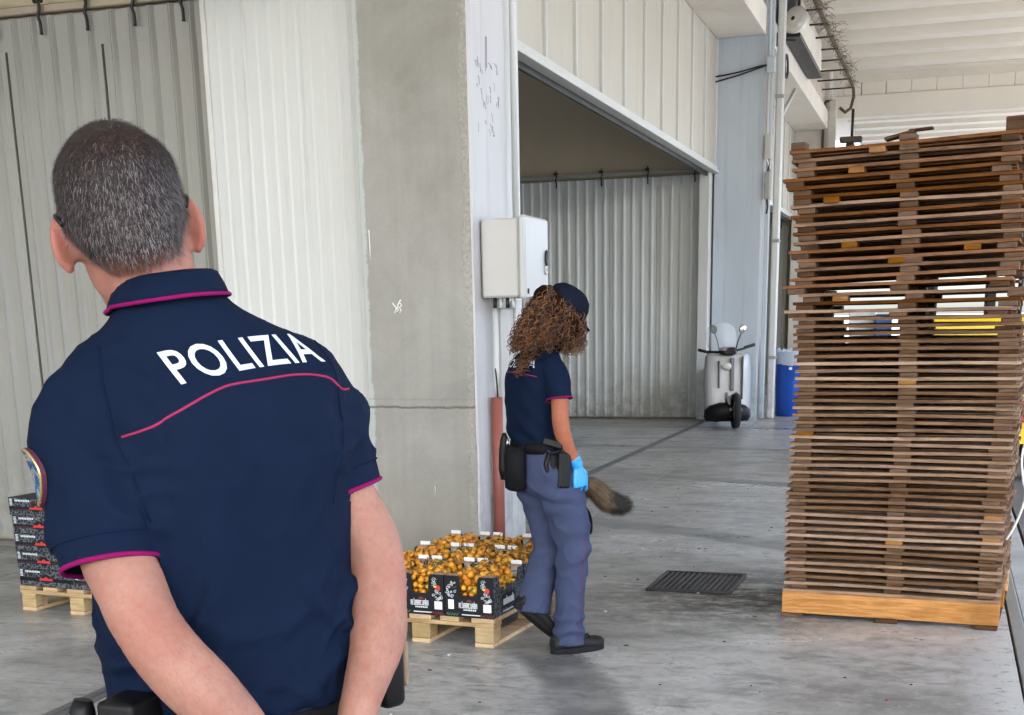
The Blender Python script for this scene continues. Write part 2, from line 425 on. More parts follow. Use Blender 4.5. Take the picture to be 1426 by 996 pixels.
# corrugated sheet
def corr(w, h, pitch=.14, rib=.022, dep=.026, x0=0.):
    prof = [(0, 0)]; n = max(1, round(w / pitch)); p = w / n
    for k in range(n):
        c = (k + .5) * p
        prof += [(c - rib / 2 - .003, 0), (c - rib / 2, -dep), (c - .002, -dep), (c, -dep + .006), (c + .003, -dep), (c + rib / 2, -dep), (c + rib / 2 + .022, 0)]
    prof += [(w, 0)]
    mb = MB(); t = .02
    vs = [(x, y, z) for z in (0, h) for x, y in prof]; m_ = len(prof)
    fs = [(i, i + 1, i + 1 + m_, i + m_) for i in range(m_ - 1)]
    o = len(vs); vs += [(0, t, 0), (w, t, 0), (w, t, h), (0, t, h)]
    fs += [(o + 1, o, o + 3, o + 2), (0, m_, o + 3, o), (m_ - 1, o + 1, o + 2, 2 * m_ - 1)]
    fs += [tuple(range(m_ - 1, -1, -1)) + (o, o + 1), tuple(range(m_, 2 * m_)) + (o + 2, o + 3)]
    mb.add(vs, fs); return mb
def sliding_door(label, x0, x1, y, h, leaf, mat, trackz, hang, hmat, slot_top=.2, gap=.022, back=None):
    t = thing('sliding_door', label, 'door', (x0, y, 0))
    n = round((x1 - x0) / leaf); lw = (x1 - x0) / n; me = corr(lw - gap, h - .03).mesh('door_leaf', mat)
    for k in range(n): link('door_leaf', me, t, (k * lw + gap / 2, 0, .03))
    MB().box(.0, x1 - x0, .022, .05, .03, h - slot_top).ob('door_backing', back or SLOTM, t)
    MB().box(.0, x1 - x0, -.002, .05, h - slot_top, h).ob('top_strip', mat, t)
    MB().box(-.1, x1 - x0 + .1, -.03, .03, trackz - .025, trackz + .03, 0, None, .008).ob('door_track', simple('track_' + str(len(MATS)), (.33, .28, .21), .5, .4) if hmat else GMETAL, t)
    if hang:
        mb = MB(); mb.tube(catmull([(0, -.035, .09), (.012, -.055, .045), (.018, -.055, .0), (0, -.05, -.05), (.008, -.045, -.09), (.006, -.04, -.16)], 4), [.011] * 20 + [.014], 6)
        mb.tube([(-.03, -.04, .05), (.03, -.04, .05)], .018, 8)
        hm = mb.mesh('door_hanger', DARKM)
        for k in range(int((x1 - x0) / hang)):
            link('door_hanger', hm, t, (x1 - x0 - .16 - k * hang, 0, trackz))
    return t
doorL = sliding_door('ribbed grey sliding door with dark hooks on its rail, behind the nearer officer', -10.0, -3.92, 8.15, 3.56, .72, GMETAL, 3.60, .36, 1)
LITMETAL = simple('lit_grey_sheet_metal', (.62, .65, .64), .45, 0, .07, 2.5, .06, 30, .002, dirt=((.45, .44, .40), .5), grime=1, stretch=(1, 1, .2))  # left door's grey made lighter; brightness of the bay is in the colour
doorC = sliding_door('ribbed grey sliding door at the back of the open bay, beyond the curly haired officer', -8.0, -3.56, 20.62, 3.60, .72, LITMETAL, 3.66, .72, 0, .12, .012, GMETAL)
doorR = sliding_door('dark ribbed door deep in the far bay, beside the blue bin', -8.0, -3.5, 31.3, 3.5, .72, GMETAL, 3.6, .72, 0)

WARMW = simple('warm_cream_wall', (.47, .40, .29), .6, 0, .08, 1.5, .08, 30, .003, dirt=((.38, .32, .23), .5), stretch=(1, 1, .4))
def crosswall(label, y, z1=6.38, x1=RX - .02):
    o = MB().box(-13, x1, y, y + .2, 0, z1).ob('cross_wall', WARMW); return tag(o, label, 'wall')
crosswall('cream wall above and behind the left sliding door', 8.24)
crosswall('shaded cream wall above the sliding door at the back of the open bay', 20.72)
crosswall('cream wall behind the dark door of the far bay', 31.42)
tag(MB().box(-13.2, -13, -10.5, 46, 0, 6.38).ob('back_wall', CREAM), 'cream rear wall of the warehouse bays', 'wall')

# white ribbed panel wall standing before the left door
pw = thing('white_panel_wall', 'bright white ribbed metal panel between the grey sliding door and the bare concrete column', 'wall', (-4.49, 7.86, 0))
prof = []; Wd = 1.06
n = 12; p = Wd / n
for k in range(n):
    x = k * p; prof += [(x, 0), (x + p - .030, 0), (x + p - .026, -.007), (x + p - .018, -.007), (x + p - .002, 0)]
prof.append((Wd, 0)); m_ = len(prof)
mb = MB(); vs = [(x, y, z) for z in (0.02, 6.3) for x, y in prof]
mb.add(vs, [(i, i + 1, i + 1 + m_, i + m_) for i in range(m_ - 1)]); mb.ob('ribbed_sheet', WMETAL, pw)
MB().box(0, Wd, .008, .09, .02, 6.3).ob('panel_core', GMETAL, pw)
FLAKE = simple('flaking_white_paint', (.62, .62, .59), .6, 0, .1, 3, .5, 25, .006, dirt=((.33, .33, .30), .9))
MB().box(-.035, -.001, -.012, .10, .02, 6.3, 0, None, .004).ob('edge_flange', FLAKE, pw)
MB().box(Wd + .002, Wd + .02, .0, .09, .02, 6.3).ob('edge_flange', DARKM, pw)
tag(MB().box(-3.95, -3.60, 8.0, 8.13, 0, 6.3).ob('door_jamb', GMETAL), 'grey steel jamb half hidden behind the white ribbed panel', 'door jamb')

# header walls over the openings
def header(label, y0, y1, n, z0=3.60, z1=5.44):
    t = thing('header_wall', label, 'wall', (RX, y0, 0)); L = (y1 - y0) / n
    pm = MB().box(-.03, 0, .012, L - .012, z0 + .10, z1).mesh('header_panel', CREAM)
    smm = MB().box(-.02, .034, -.016, .016, z0 + .10, z1, 0, None, .008).mesh('panel_seam', WMETAL)
    for k in range(n): link('header_panel', pm, t, (0, k * L, 0))
    for k in range(n + 1): link('panel_seam', smm, t, (0, min(max(k * L, .016), y1 - y0 - .016), 0))
    MB().box(-.05, .05, 0, y1 - y0, z0 + .035, z0 + .099, 0, None, .006).ob('header_trim', WMETAL, t)
    MB().box(-.05, .075, 0, y1 - y0, z0, z0 + .033, 0, None, .004).ob('header_lip', WMETAL, t)
    MB().box(-.09, -.055, 0, y1 - y0, z0 - .05, z0 + .1).ob('header_rail', DARKM, t)
    return t
header('cream panelled wall with a white sloping lower trim above the open bay', 8.66, 20.53, 12)
header('cream panelled wall above the dark far bay, seen past the floodlight', 21.22, 31.08, 10)
header('cream panelled wall above the near bay', -4.7, 7.62, 12)
# white frame posts of the opening
fp = thing('frame_post', 'white sheet metal post beside the bare concrete column, below the grey electrical box', 'post', (RX + .02, 8.34, 0))
MB().box(0, .69, 0, .30, 0, 5.44, 0, None, .01).ob('post_skin', WMETAL, fp)
MB().box(.25, .5, .30, .315, 0, 3.6).ob('post_fin', GMETAL, fp)
tag(MB().box(-3.60, -3.44, 20.3, 20.52, .01, 3.60, 0, None, .01).ob('frame_post', WMETAL), 'slim white post at the right end of the open bay, against the blue grey column', 'post')
# beams
for y0, y1, lb in ((8.33, 20.53, 'concrete beam end above the blue grey column, at the top of the picture'), (21.22, 31.08, 'cream beam under the floodlight leading to the far column'), (-4.7, 7.62, 'concrete beam over the near bay')):
    t = thing('beam', lb, 'beam', (RX, y0, 0))
    L = y1 - y0
    MB().box(0, .715, 0, L, 5.44, 5.80, 0, None, .008).ob('beam_body', BEAMP, t)
    RUST = MATS.get('weathered_block') or simple('weathered_block', (.55, .50, .44), .85, 0, .15, 1.2, .4, 25, .01, dirt=((.30, .21, .15), .85))
    n = max(1, int(L / .6)); bw = L / n
    for r_ in range(1):
        bm_ = MB().box(.02, .62, .006, bw - .006, 5.80, 6.10, 0, None, .01).mesh('wall_block', RUST)
        bm2 = MB().box(.02, .62, .006, bw - .006, 6.11, 6.39, 0, None, .01).mesh('wall_block', RUST)
        for k in range(n): link('wall_block', bm_, t, (0, k * bw, 0)); link('wall_block', bm2, t, (-.006 * (k % 3), k * bw, 0))

# canopy roof: precast ribbed planks
ROOFM = simple('roof_paint', (.74, .705, .63), .75, 0, .06, 1.0, .12, 30, .004, dirt=((.68, .63, .54), .4))
roof = thing('canopy_roof', 'cream precast roof with rows of broad ribs over the loading gallery', 'roof', (0, 0, 0))
MB().box(-13.2, 6.6, -10.5, 46, 6.95, 7.2).ob('roof_deck', ROOFM, roof)  # outer and rear ends are out of view, sized to balance the light
rp = 1.36; prof = [(-rp / 2 + .008, 6.96), (-rp / 2 + .008, 6.90), (-.33, 6.87), (-.23, 6.40), (.23, 6.40), (.33, 6.87), (rp / 2 - .008, 6.90), (rp / 2 - .008, 6.96)]
mb = MB(); n_ = len(prof)
vs = [(x, y, z) for x in (-2.78, 6.6) for y, z in prof]
mb.add(vs, [(i, i + 1, i + 1 + n_, i + n_) for i in range(n_ - 1)] + [tuple(range(n_ - 1, -1, -1)), tuple(range(n_, 2 * n_))])
rm = mb.mesh('roof_rib', ROOFM)
y = -9.8
while y < 45:
    if not (31.0 - .7 < y < 31.8 + .6): link('roof_rib', rm, roof, (0, y, 0))
    y += rp
# cross beam with a course of blocks on top
cb = thing('cross_beam', 'cream roof beam with a course of blocks on it, spanning above the pallet stack', 'beam', (-2.68, 31.3, 0))
MB().box(0, 9.2, 0, .4, 5.68, 6.12, 0, None, .01).ob('beam_body', ROOFM, cb)
bw = .52; bm_ = MB().box(0, bw - .02, 0, .28, 6.125, 6.39, 0, None, .008)
bm_ = bm_.mesh('wall_block', ROOFM)
for k in range(17): link('wall_block', bm_, cb, (.12 + k * bw, .05 + .01 * (k % 2), 0))
# outer supports of the canopy, outside the frame
for yy in (-10.3, -.5, 7.65, 20.55, 31.1, 43):
    tag(MB().box(6.1, 6.5, yy, yy + .5, -.05, 5.995).ob('roof_pillar', BEAMP), 'square pillar at the outer edge of the canopy', 'pillar', 'pillars along the outer edge of the canopy')
tag(MB().box(6.05, 6.6, -10.5, 46, 6.0, 6.395).ob('edge_beam', BEAMP), 'long beam along the outer edge of the canopy', 'beam')
# pale buildings across the yard
FARW = simple('far_wall', (.72, .72, .70), .8)
fb = thing('far_warehouse', 'long pale warehouse far across the yard', 'building', (30, 30, 0))
MB().box(0, 14, -60, 70, -.06, 7.5).ob('wall', FARW, fb); MB().box(-.4, 14.4, -60.4, 70.4, 7.5, 7.8).ob('roof', GMETAL, fb)
dm = MB().box(-.05, 0, 0, 4, 0, 4).mesh('shutter', simple('shutter_paint', (.45, .5, .55), .5))
for k in range(10): link('shutter', dm, fb, (0, -52 + k * 12, 0))

# ================================================================ PROPS
# ---- small fittings on the building
BOXM = simple('box_paint', (.47, .465, .445), .45, 0, .05, 3, .05, 40, .001, dirt=((.45, .44, .40), .5))
BOXD = simple('box_door_paint', (.46, .47, .48), .4, 0, .04, 3, .05, 40, .001, dirt=((.50, .50, .48), .45))
eb = thing('electrical_box', 'grey electrical box with a white door on the side of the bare concrete column', 'electrical box', (-2.69, 7.76, 1.68))
MB().box(0, .235, 0, .46, 0, .455, 0, None, .012).ob('box_body', BOXM, eb)
MB().box(.237, .285, -.012, .472, -.012, .47, 0, None, .014).ob('box_door', BOXD, eb)
MB().lathe([(.0, 0), (.022, 0), (.03, .004), (.03, .012), (.0, .012)], 20, 0, Mx.Translation((.285, .41, .235)) @ Mx.Rotation(pi / 2, 4, 'Y') @ Mx.Diagonal((1.7, 1, 1, 1))).ob('door_lock', DARKM, eb)
MB().tube([(.292 + .0, .40 + .022 * cos(t), .165 + .022 * sin(t)) for t in [2 * pi * k / 12 for k in range(12)]], .007, 6, 0, closed=True).ob('padlock_ring', WMETAL, eb)
MB().box(.285, .292, .02, .035, .02, .05).ob('hinge', DARKM, eb)
for k in range(4):
    MB().cyl((.06 + .04 * k, .07, -.0), (.06 + .04 * k, .07, -.06), .012, 10).ob('cable_gland', WMETAL if k % 2 else DARKM, eb)
pb = thing('meter_panel', 'flat grey panel under the electrical box, behind the curly hair', 'panel', (-2.69, 8.02, .72))
MB().box(0, .03, 0, .26, 0, .90, 0, None, .006).ob('panel_plate', BOXM, pb); MB().box(.0, .045, .27, .33, 0, .95, 0, None, .008).ob('panel_edge', WMETAL, pb)
TERRA = simple('red_brown_pipe', (.30, .095, .075), .5, 0, .12, 4)
tag(MB().cyl((-2.655, 7.90, 0), (-2.655, 7.90, 1.08), .036, 18).ob('guard_pipe', TERRA), 'red brown pipe standing at the white side of the concrete column', 'pipe')
cd = thing('cable_conduit', 'white conduit running up from the red brown pipe to the electrical box', 'conduit', (-2.655, 7.90, 1.08))
MB().tube([(0, 0, 0), (0, -.01, .08), (0, .0, .16), (0, 0, .60)], [.012, .014, .02, .02], 10).ob('conduit_pipe', WMETAL, cd)
MB().tube([(.012, -.015, -.02), (.01, -.02, .08), (.0, -.015, .18)], .006, 6).ob('cable', DARKM, cd)
tag(MB().tube([(-2.66, 8.37, 2.14), (-2.66, 8.37, 5.4)], .02, 10).ob('cable_conduit', WMETAL), 'thin white conduit rising above the electrical box', 'conduit')

# pipes on the far column
BLP = BPAINT
tag(MB().box(-2.672, -2.60, 20.62, 20.70, 0, 6.6, 0, None, .012).ob('cable_duct', BPAINT), 'blue grey cable duct on the corner of the blue grey column', 'duct')
dp = thing('drain_pipe', 'white square drain pipe beside the blue grey column', 'pipe', (-2.50, 20.70, 0))
MB().box(-.06, .05, -.05, .06, 0, 6.6, 0, None, .02).ob('pipe_shaft', WMETAL, dp)
for z in (.9, 2.6, 4.6): MB().box(-.07, .06, -.06, .07, z, z + .05, 0, None, .01).ob('pipe_clip', GMETAL, dp)
jb = thing('junction_box', 'small grey junction boxes with cables on the blue grey column', 'junction box', (-2.63, 20.55, 3.75))
MB().box(-.05, .05, -.07, .04, .0, .36, 0, None, .015).ob('box_body', BOXM, jb); MB().box(-.04, .05, -.07, .04, -.55, -.16, 0, None, .015).ob('box_body', GMETAL, jb)
MB().tube([(0, -.03, 0), (.02, -.03, -.08), (0, -.03, -.16)], .012, 6).ob('cable', DARKM, jb); MB().tube([(0, -.03, -.55), (.015, -.03, -.65), (0, -.02, -.75)], .014, 6).ob('cable', DARKM, jb)
cw = thing('wall_cable', 'thin cables crossing the top of the blue grey column', 'cable', (-2.68, 20.50, 5.0))
for k in range(2): MB().tube(catmull([(-.75, 0, -.08 - .07 * k), (-.4, -.01, -.04 - .04 * k), (-.1, -.01, .02 - .02 * k), (.02, -.01, .03)], 5), .011, 6).ob('cable', DARKM, cw)
MB().box(.0, .12, -.03, .05, -.08, .14, 0, None, .01).ob('cable_box', BPAINT, cw)
MB().tube([(.03, 0, .14), (.03, 0, 1.5)], .02, 8).ob('cable', BPAINT, cw); MB().tube([(.03, 0, -.08), (.03, 0, -1.25), (.09, .05, -1.4)], .02, 8).ob('cable', WMETAL, cw)

# floodlight: domed glass over a white reflector
fl = thing('floodlight', 'round white floodlight hanging high beside the blue grey column', 'floodlight', (-2.42, 21.75, 5.82))
Mf = Mx.Rotation(rad(-25), 4, 'Z') @ Mx.Rotation(rad(75), 4, 'X')
MB().lathe([(.03, -.12), (.09, -.11), (.155, -.05), (.19, .02), (.20, .05), (.205, .06)], 28, 0, Mf, False).ob('reflector', WMETAL, fl)
GL = NT('milky_glass'); GL.out((.80, .78, .72), .18, 0, .5, Transmission_Weight=.25)
MB().lathe([(.20, .055), (.19, .075), (.13, .105), (.0, .115)], 28, 0, Mf, False).ob('glass_front', MATS['milky_glass'], fl)
MB().lathe([(.0, .118), (.02, .116), (.035, .112)], 14, 0, Mf, False).ob('glass_boss', DARKM, fl)
MB().tube([(-.2, .02, 0), (-.235, .02, -.10), (-.2, .0, -.24), (0, 0, -.26)], .016, 6).ob('bracket', DARKM, fl)
MB().box(-.28, -.18, -.06, .06, -.34, -.14, 0, None, .01).ob('ballast_box', BLACKP, fl)
# dark opening with a unit above the far beam
un = thing('ventilation_unit', 'dark box with a pale frame above the beam, under the floodlight', 'ventilation unit', (-2.69, 22.2, 5.42))
MB().box(0, .22, .3, 4.0, .36, .90, 0, None, .01).ob('unit_body', BLACKP, un)
MB().box(.0, .27, .15, 4.1, .30, .355, 0, None, .01).ob('unit_tray', DARKM, un)
MB().box(.225, .25, .35, 3.95, .40, .88, 0, None, .01).ob('unit_panel', BEAMP, un)
MB().box(.0, .20, -.02, .28, .36, .95, 0, None, .01).ob('unit_end', simple('dark_grey_paint', (.05, .052, .055), .5), un)
tr = thing('cable_coil', 'coil of cable hanging under the far beam', 'cable', (-2.655, 22.6, 5.35))
for k in range(3):
    MB().tube([(.004 * k, .20 * cos(t) + .02 * k, .17 * sin(t)) for t in [2 * pi * j / 20 for j in range(20)]], .012, 6, 0, closed=True).ob('cable_loop', DARKM, tr)
sv = thing('service_pipe', 'dark pipe on brackets running under the ribbed roof', 'pipe', (-2.22, 0, 6.2))
MB().tube([(0, 20.6, 0), (.02, 24, -.01), (.04, 29.6, 0), (.05, 30.6, -.03), (.05, 30.85, -.16), (0, 30.8, -.40), (-.10, 30.6, -.5), (-.2, 30.5, -.42)], .034, 10).ob('pipe_run', simple('rusty_pipe', (.10, .075, .055), .7, .2, dirt=((.05, .035, .03), .6)), sv)
for k in range(9):
    yb = 21.6 + k * 1.1
    MB().tube([(-.58, yb, -.05), (.08, yb + .05, -.04)], .016, 6).ob('pipe_bracket', DARKM, sv)
tw = MB(); rs = random.Random(5)
for k in range(260):
    yb = rs.uniform(21.5, 30.4); p = V((rs.uniform(-.05, .12), yb, rs.uniform(-.05, .08))); pts = [p]
    for j in range(3): p = p + V((rs.uniform(-.07, .10), rs.uniform(-.07, .07), rs.uniform(-.08, .05))); pts.append(p)
    tw.tube(pts, .0045, 3)
tag(tw.ob('dry_tendrils', simple('dry_stalk', (.20, .16, .11), .9), sv), kind='stuff')
vp = thing('downpipe', 'rusty vertical downpipe on the far column', 'pipe', (-2.66, 31.02, 0))
MB().tube([(-.14, .0, 5.0), (-.14, 0, 5.93), (-.10, -.02, 6.0), (.02, -.02, 6.0), (.06, -.02, 5.94), (.06, -.02, 0)], .03, 8).ob('pipe_run', MATS['rusty_pipe'], vp)
MB().box(-.03, .14, -.1, .0, 0, 6.0, 0, None, .02).ob('pipe_casing', CREAMC, vp)
hk = thing('chain_hoist', 'dark hoist hanging from the far end of the service pipe', 'hoist', (-2.15, 30.55, 5.0))
MB().tube([(0, 0, .75), (0, 0, .2)], .03, 8).ob('hoist_rod', DARKM, hk); MB().box(-.25, .22, -.1, .1, .08, .2, 0, None, .02).ob('hoist_body', MATS['rusty_pipe'], hk)
MB().tube([(0, 0, .1), (.25, 0, -.35)], .03, 8).ob('hoist_arm', GMETAL, hk); MB().box(-.12, .06, -.1, .1, -.5, .08, 0, None, .03).ob('hoist_motor', DARKM, hk)
br = tag(MB().tube([(-2.66, 22.2, 4.55), (-2.66, 24.0, 5.2)], .035, 6).ob('diagonal_brace', WMETAL), 'white diagonal brace under the far beam', 'brace')

# ---- drain grate
gt = thing('drain_grate', 'dark iron drain grate let into the concrete floor', 'drain grate', (-1.583, 7.37, 0), rad(-1))
IRON = simple('cast_iron', (.045, .045, .048), .55, .5, .3, 8, .3, 60, .002, dirt=((.11, .10, .09), .8))
MB().box(0, .50, 0, .58, .001, .004).ob('grate_bed', simple('silted_pit_shade', (.04, .037, .033), .95, 0, .4, 12, .6, 30, .006, dirt=((.09, .08, .07), .8)), gt)  # dark plate painted as the shaded pit below, silt mottled in
for a_ in ((0, .5, 0, .022), (0, .5, .558, .58), (0, .022, .022, .558), (.478, .5, .022, .558)):
    MB().box(a_[0], a_[1], a_[2], a_[3], .004, .017, 0, None, .003).ob('grate_frame', IRON, gt)
bm_ = MB().box(0, .016, .023, .557, .004, .014, 0, None, .002).mesh('grate_bar', IRON)
for k in range(13): link('grate_bar', bm_, gt, (.040 + k * .0335, 0, 0 if k < 6 else -.004))
# litter: pebbles and crumbs on the floor
rs = random.Random(11); mb = MB()
for k in range(170):
    x = rs.uniform(-3, .35); y = rs.uniform(3.6, 13); s_ = rs.uniform(.002, .0065)
    mb.ell((x, y, s_ * .4), (s_ * rs.uniform(1, 2.4), s_, s_ * .6), 6, 4, rs.choice((0, 0, 0, 1, 2)))
tag(mb.ob('floor_grit', [simple('grit_dark', (.05, .047, .04), .9), simple('grit_pale', (.6, .58, .52), .9), simple('grit_red', (.35, .06, .03), .7)]), 'crumbs of grit scattered over the concrete floor', 'grit', None, 'stuff')

# ---- tall stack of slatted pallets
WOODS = [wood('weathered_board', (.24, .155, .105), (.095, .057, .038)), wood('brown_board', (.185, .086, .042), (.072, .032, .016)), wood('pale_board', (.31, .212, .145), (.14, .088, .056))]
BLOCKM = [wood('old_block', (.12, .075, .050), (.045, .027, .018)), wood('fresh_block', (.25, .125, .050), (.14, .062, .024))]
ORANGE = wood('orange_timber', (.50, .265, .115), (.26, .115, .042), .6)
rs = random.Random(21)
SW, SD_ = 1.08, .98
BT = .015
def board_mesh(mat, L, wd=.095, sag=0., seed=0):
    mb = MB(); n = 8; rr = random.Random(seed); vs = []; b0 = [rr.uniform(-1, 1) for _ in range(4)]
    for k in range(n + 1):
        t = k / n; z = sag * sin(pi * t) + .0025 * sin(2 * pi * (t + b0[0])) * b0[1]; y = .003 * sin(3 * t + b0[2])
        vs += [(-L / 2 + L * t, y, z), (-L / 2 + L * t, y + wd, z), (-L / 2 + L * t, y + wd, z + BT), (-L / 2 + L * t, y, z + BT)]
    fs = [(0, 3, 2, 1), (4 * n, 4 * n + 1, 4 * n + 2, 4 * n + 3)]
    for k in range(n):
        for c in range(4): a_ = 4 * k + c; b_ = 4 * k + (c + 1) % 4; fs.append((a_, b_, b_ + 4, a_ + 4))
    mb.add(vs, fs); return mb.mesh('board', mat)
BM = [[board_mesh(w_, SW + rs.uniform(-.004, .006), .095, rs.uniform(-.003, .004), 10 * i + j) for j in range(5)] for i, w_ in enumerate(WOODS)]
BLM = {}
def block_mesh(h, mat, wd=.085):
    k = (round(h, 3), mat.name, wd)
    if k not in BLM: BLM[k] = MB().box(-wd / 2, wd / 2, 0, .09, 0, h, 0, None, .003).mesh('block', mat)
    return BLM[k]
z = .155; layers = []
yf = 6.83; cx0 = -.197
NL = 57; tot = 2.40
hs = [.0213] * 39 + [.0275] * 18
sc_ = 1.0
names = ['bottom', 'second', 'third', 'fourth', 'fifth', 'sixth', 'seventh', 'eighth', 'ninth', 'tenth', 'eleventh', 'twelfth', 'thirteenth', 'fourteenth', 'fifteenth', 'sixteenth', 'seventeenth', 'eighteenth', 'nineteenth', 'twentieth']
def ordn(k):
    if k < 20: return names[k]
    t_ = ('twenty', 'thirty', 'forty', 'fifty')[k // 10 - 2] if True else ''
    u_ = (k + 1) % 10
    if (k + 1) % 10 == 0: return ('thirtieth', 'fortieth', 'fiftieth')[(k + 1) // 10 - 3]
    t_ = ('twenty', 'thirty', 'forty', 'fifty')[(k + 1) // 10 - 2]
    return t_ + ' ' + ('first', 'second', 'third', 'fourth', 'fifth', 'sixth', 'seventh', 'eighth', 'ninth')[u_ - 1]
# bottom skid: orange timber beam pallet
sk = thing('pallet', 'new orange timber pallet carrying the tall stack', 'pallet', (cx0, yf, 0), rad(-5.0))
for k, yy in enumerate((0.0, .46, .92)):
    MB().box(-.545, .545, yy, yy + .06, .022, .135, 0, None, .004).ob('stringer', ORANGE, sk)
for xx in (-.49, 0, .485):
    MB().box(xx - .055, xx + .055, -.012, .99, 0, .021, 0, None, .002).ob('bottom_board', BLOCKM[0], sk)
for k in range(5): link('deck_board', BM[2][k], sk, (0, .0 + k * .21, .136))
jig = 0; jy = 0; lean = 0
for k in range(NL):
    up = k >= 39
    h = hs[k] * sc_
    if k in (7, 14, 22, 30): jig += rs.uniform(-.014, .014)
    x_off = jig + rs.gauss(0, .0018 if not up else .010) - (.0 if k < 30 else (k - 30) * .0022)
    y_off = rs.gauss(0, .002 if not up else .012)
    if k in (38, 41, 53): x_off -= .04
    if k == 40: x_off += .03
    tilt = 0 if not up else min(1, (k - 37) / 6) * rad(-1.25) + rs.gauss(0, .003)
    z_up = 0
    where = ordn(k) + ' slatted pallet up from the orange timber in the tall stack' if k < 29 else (ordn(NL - 1 - k) if k < NL - 1 else 'top') + (' slatted pallet down from the top of the tall stack' if k < NL - 1 else ' slatted pallet of the tall stack, with an upright end block')
    where = ('grey brown ' if not up else 'dark brown ') + where
    t = thing('slatted_pallet', where, 'pallet', (cx0 + x_off, yf + y_off, z), rad(-5.0) + rs.gauss(0, .004 if not up else .012), 'slatted pallets in the tall stack')
    t.rotation_euler[1] = tilt; t.rotation_euler[0] = 0 if not up else rs.gauss(0, .004)
    kind = rs.choice((0, 0, 2, 2, 0)) if not up else rs.choice((1, 1, 0, 1))
    kind2 = kind
    for j, yy in enumerate((0, .15, .30, .45, .60, .75, .885)):
        link('board', BM[kind2][rs.randrange(5)], t, (rs.gauss(0, .0015 if not up else .004), yy, h))
    for yy in (.004, .45, .888):
        for xx in (-.475, .02, .478):
            fresh = rs.random() < (.02 if not up else .05)
            link('block', block_mesh(h - .0008, BLOCKM[1 if fresh else 0]), t, (xx + rs.gauss(0, .006), yy + (-.004 if fresh else 0), 0))
    if up and rs.random() < .5:                 # odd extra blocks seen between the boards of the upper layers
        link('block', block_mesh(h - .0008, BLOCKM[1], .075), t, (rs.uniform(-.42, .42), -.006, 0))
    if k == NL - 1:
        MB().box(-.53, -.46, 0, .09, h + BT, h + BT + .035, 0, None, .003).ob('block', BLOCKM[0], t)
        MB().box(.455, .535, 0, .09, h + BT, h + BT + .06, 0, None, .003).ob('block', BLOCKM[0], t)
        MB().box(-.02, .06, 0, .09, h + BT, h + BT + .028, 0, None, .003).ob('block', BLOCKM[0], t)
        mb = MB(); mb.box(-.07, .07, .0, .08, 0, .014, 0, Mx.Translation((-.02, .02, h + BT + .022)) @ Mx.Rotation(rad(-10), 4, 'Y'), .002); mb.ob('loose_slat', BLOCKM[0], t)
        MB().box(.0, .11, .0, .05, 0, .010, 0, Mx.Translation((.02, .03, h + BT + .040)) @ Mx.Rotation(rad(-2), 4, 'Y'), .002).ob('loose_slat', BLOCKM[0], t)
    z += h + BT
# white strap hanging beside the stack
STRAP = simple('white_strap', (.78, .78, .76), .7)
tag(MB().tube(catmull([(.405, 6.95, 1.12), (.425, 6.93, 1.0), (.40, 6.92, .86), (.415, 6.93, .74), (.435, 6.95, .66), (.40, 6.96, .52), (.36, 6.98, .43)], 6), .0065, 6).ob('strap', STRAP), 'white cord hanging down the right side of the tall pallet stack', 'cord')

# ---- wooden pallets with crates
PINE = wood('pine_board', (.52, .385, .235), (.33, .22, .12), .7)
PINEB = wood('pine_block', (.56, .43, .26), (.38, .27, .15), .7)
def euro(label, loc, rz, w=.80, d=1.20):
    t = thing('wooden_pallet', label, 'pallet', loc, rz)      # origin at the front right corner, x to the left is negative
    for k in range(5):
        wd = .10 if k % 2 else .12; x = -w + (w - .12) * k / 4
        MB().box(x, x + wd, 0, d, .122, .144, 0, None, .003).ob('deck_board', PINE, t)
    for yy in (0, d / 2 - .05, d - .10): MB().box(-w, 0, yy + .0006, yy + .10, .100, .1215, 0, None, .003).ob('stringer_board', PINE, t)
    for xx in (-w + .004, -w / 2 - .05, -.104):
        for yy in (.004, d / 2 - .05, d - .104): MB().box(xx, xx + .10, yy, yy + .095, .022, .0995, 0, None, .004).ob('block', PINEB, t)
        MB().box(xx, xx + .10, 0, d, 0, .0215, 0, None, .003).ob('bottom_board', PINE, t)
    return t
CARD = simple('black_card', (.010, .010, .012), .55, 0, .3, 8, spec=.2)
KRAFT = simple('kraft_edge', (.36, .24, .15), .85)
STICK = simple('white_sticker', (.80, .81, .80), .6, 0, .05)
WPR = simple('white_print', (.62, .66, .68), .6, 0, .15, 40); RPR = simple('red_print', (.50, .03, .03), .6); GPR = simple('green_print', (.05, .14, .06), .6); MPR = simple('maroon_print', (.16, .02, .03), .6); YPR = simple('yellow_print', (.85, .55, .12), .6)
q = NT('doodle_print'); v = q.coord((1, 1, 1), True)   # black board printed all over with fine pale line drawings
vo = q.n('ShaderNodeTexVoronoi', feature='DISTANCE_TO_EDGE'); vo.inputs['Scale'].default_value = 42; wn = q.n('ShaderNodeTexNoise'); wn.inputs['Scale'].default_value = 20; q.l(v, wn.inputs['Vector'])
va = q.n('ShaderNodeVectorMath', operation='ADD'); sc2 = q.n('ShaderNodeVectorMath', operation='SCALE'); sc2.inputs['Scale'].default_value = .05; q.l(wn.outputs['Color'], sc2.inputs[0]); q.l(v, va.inputs[0]); q.l(sc2.outputs[0], va.inputs[1]); q.l(va.outputs[0], vo.inputs['Vector'])
q.out(q.mix(q.ramp(vo.outputs['Distance'], [(.05, 1), (.10, 0)]), (.018, .02, .024), (.12, .14, .16)), .55, spec=.2)
DOOD = MATS['doodle_print']
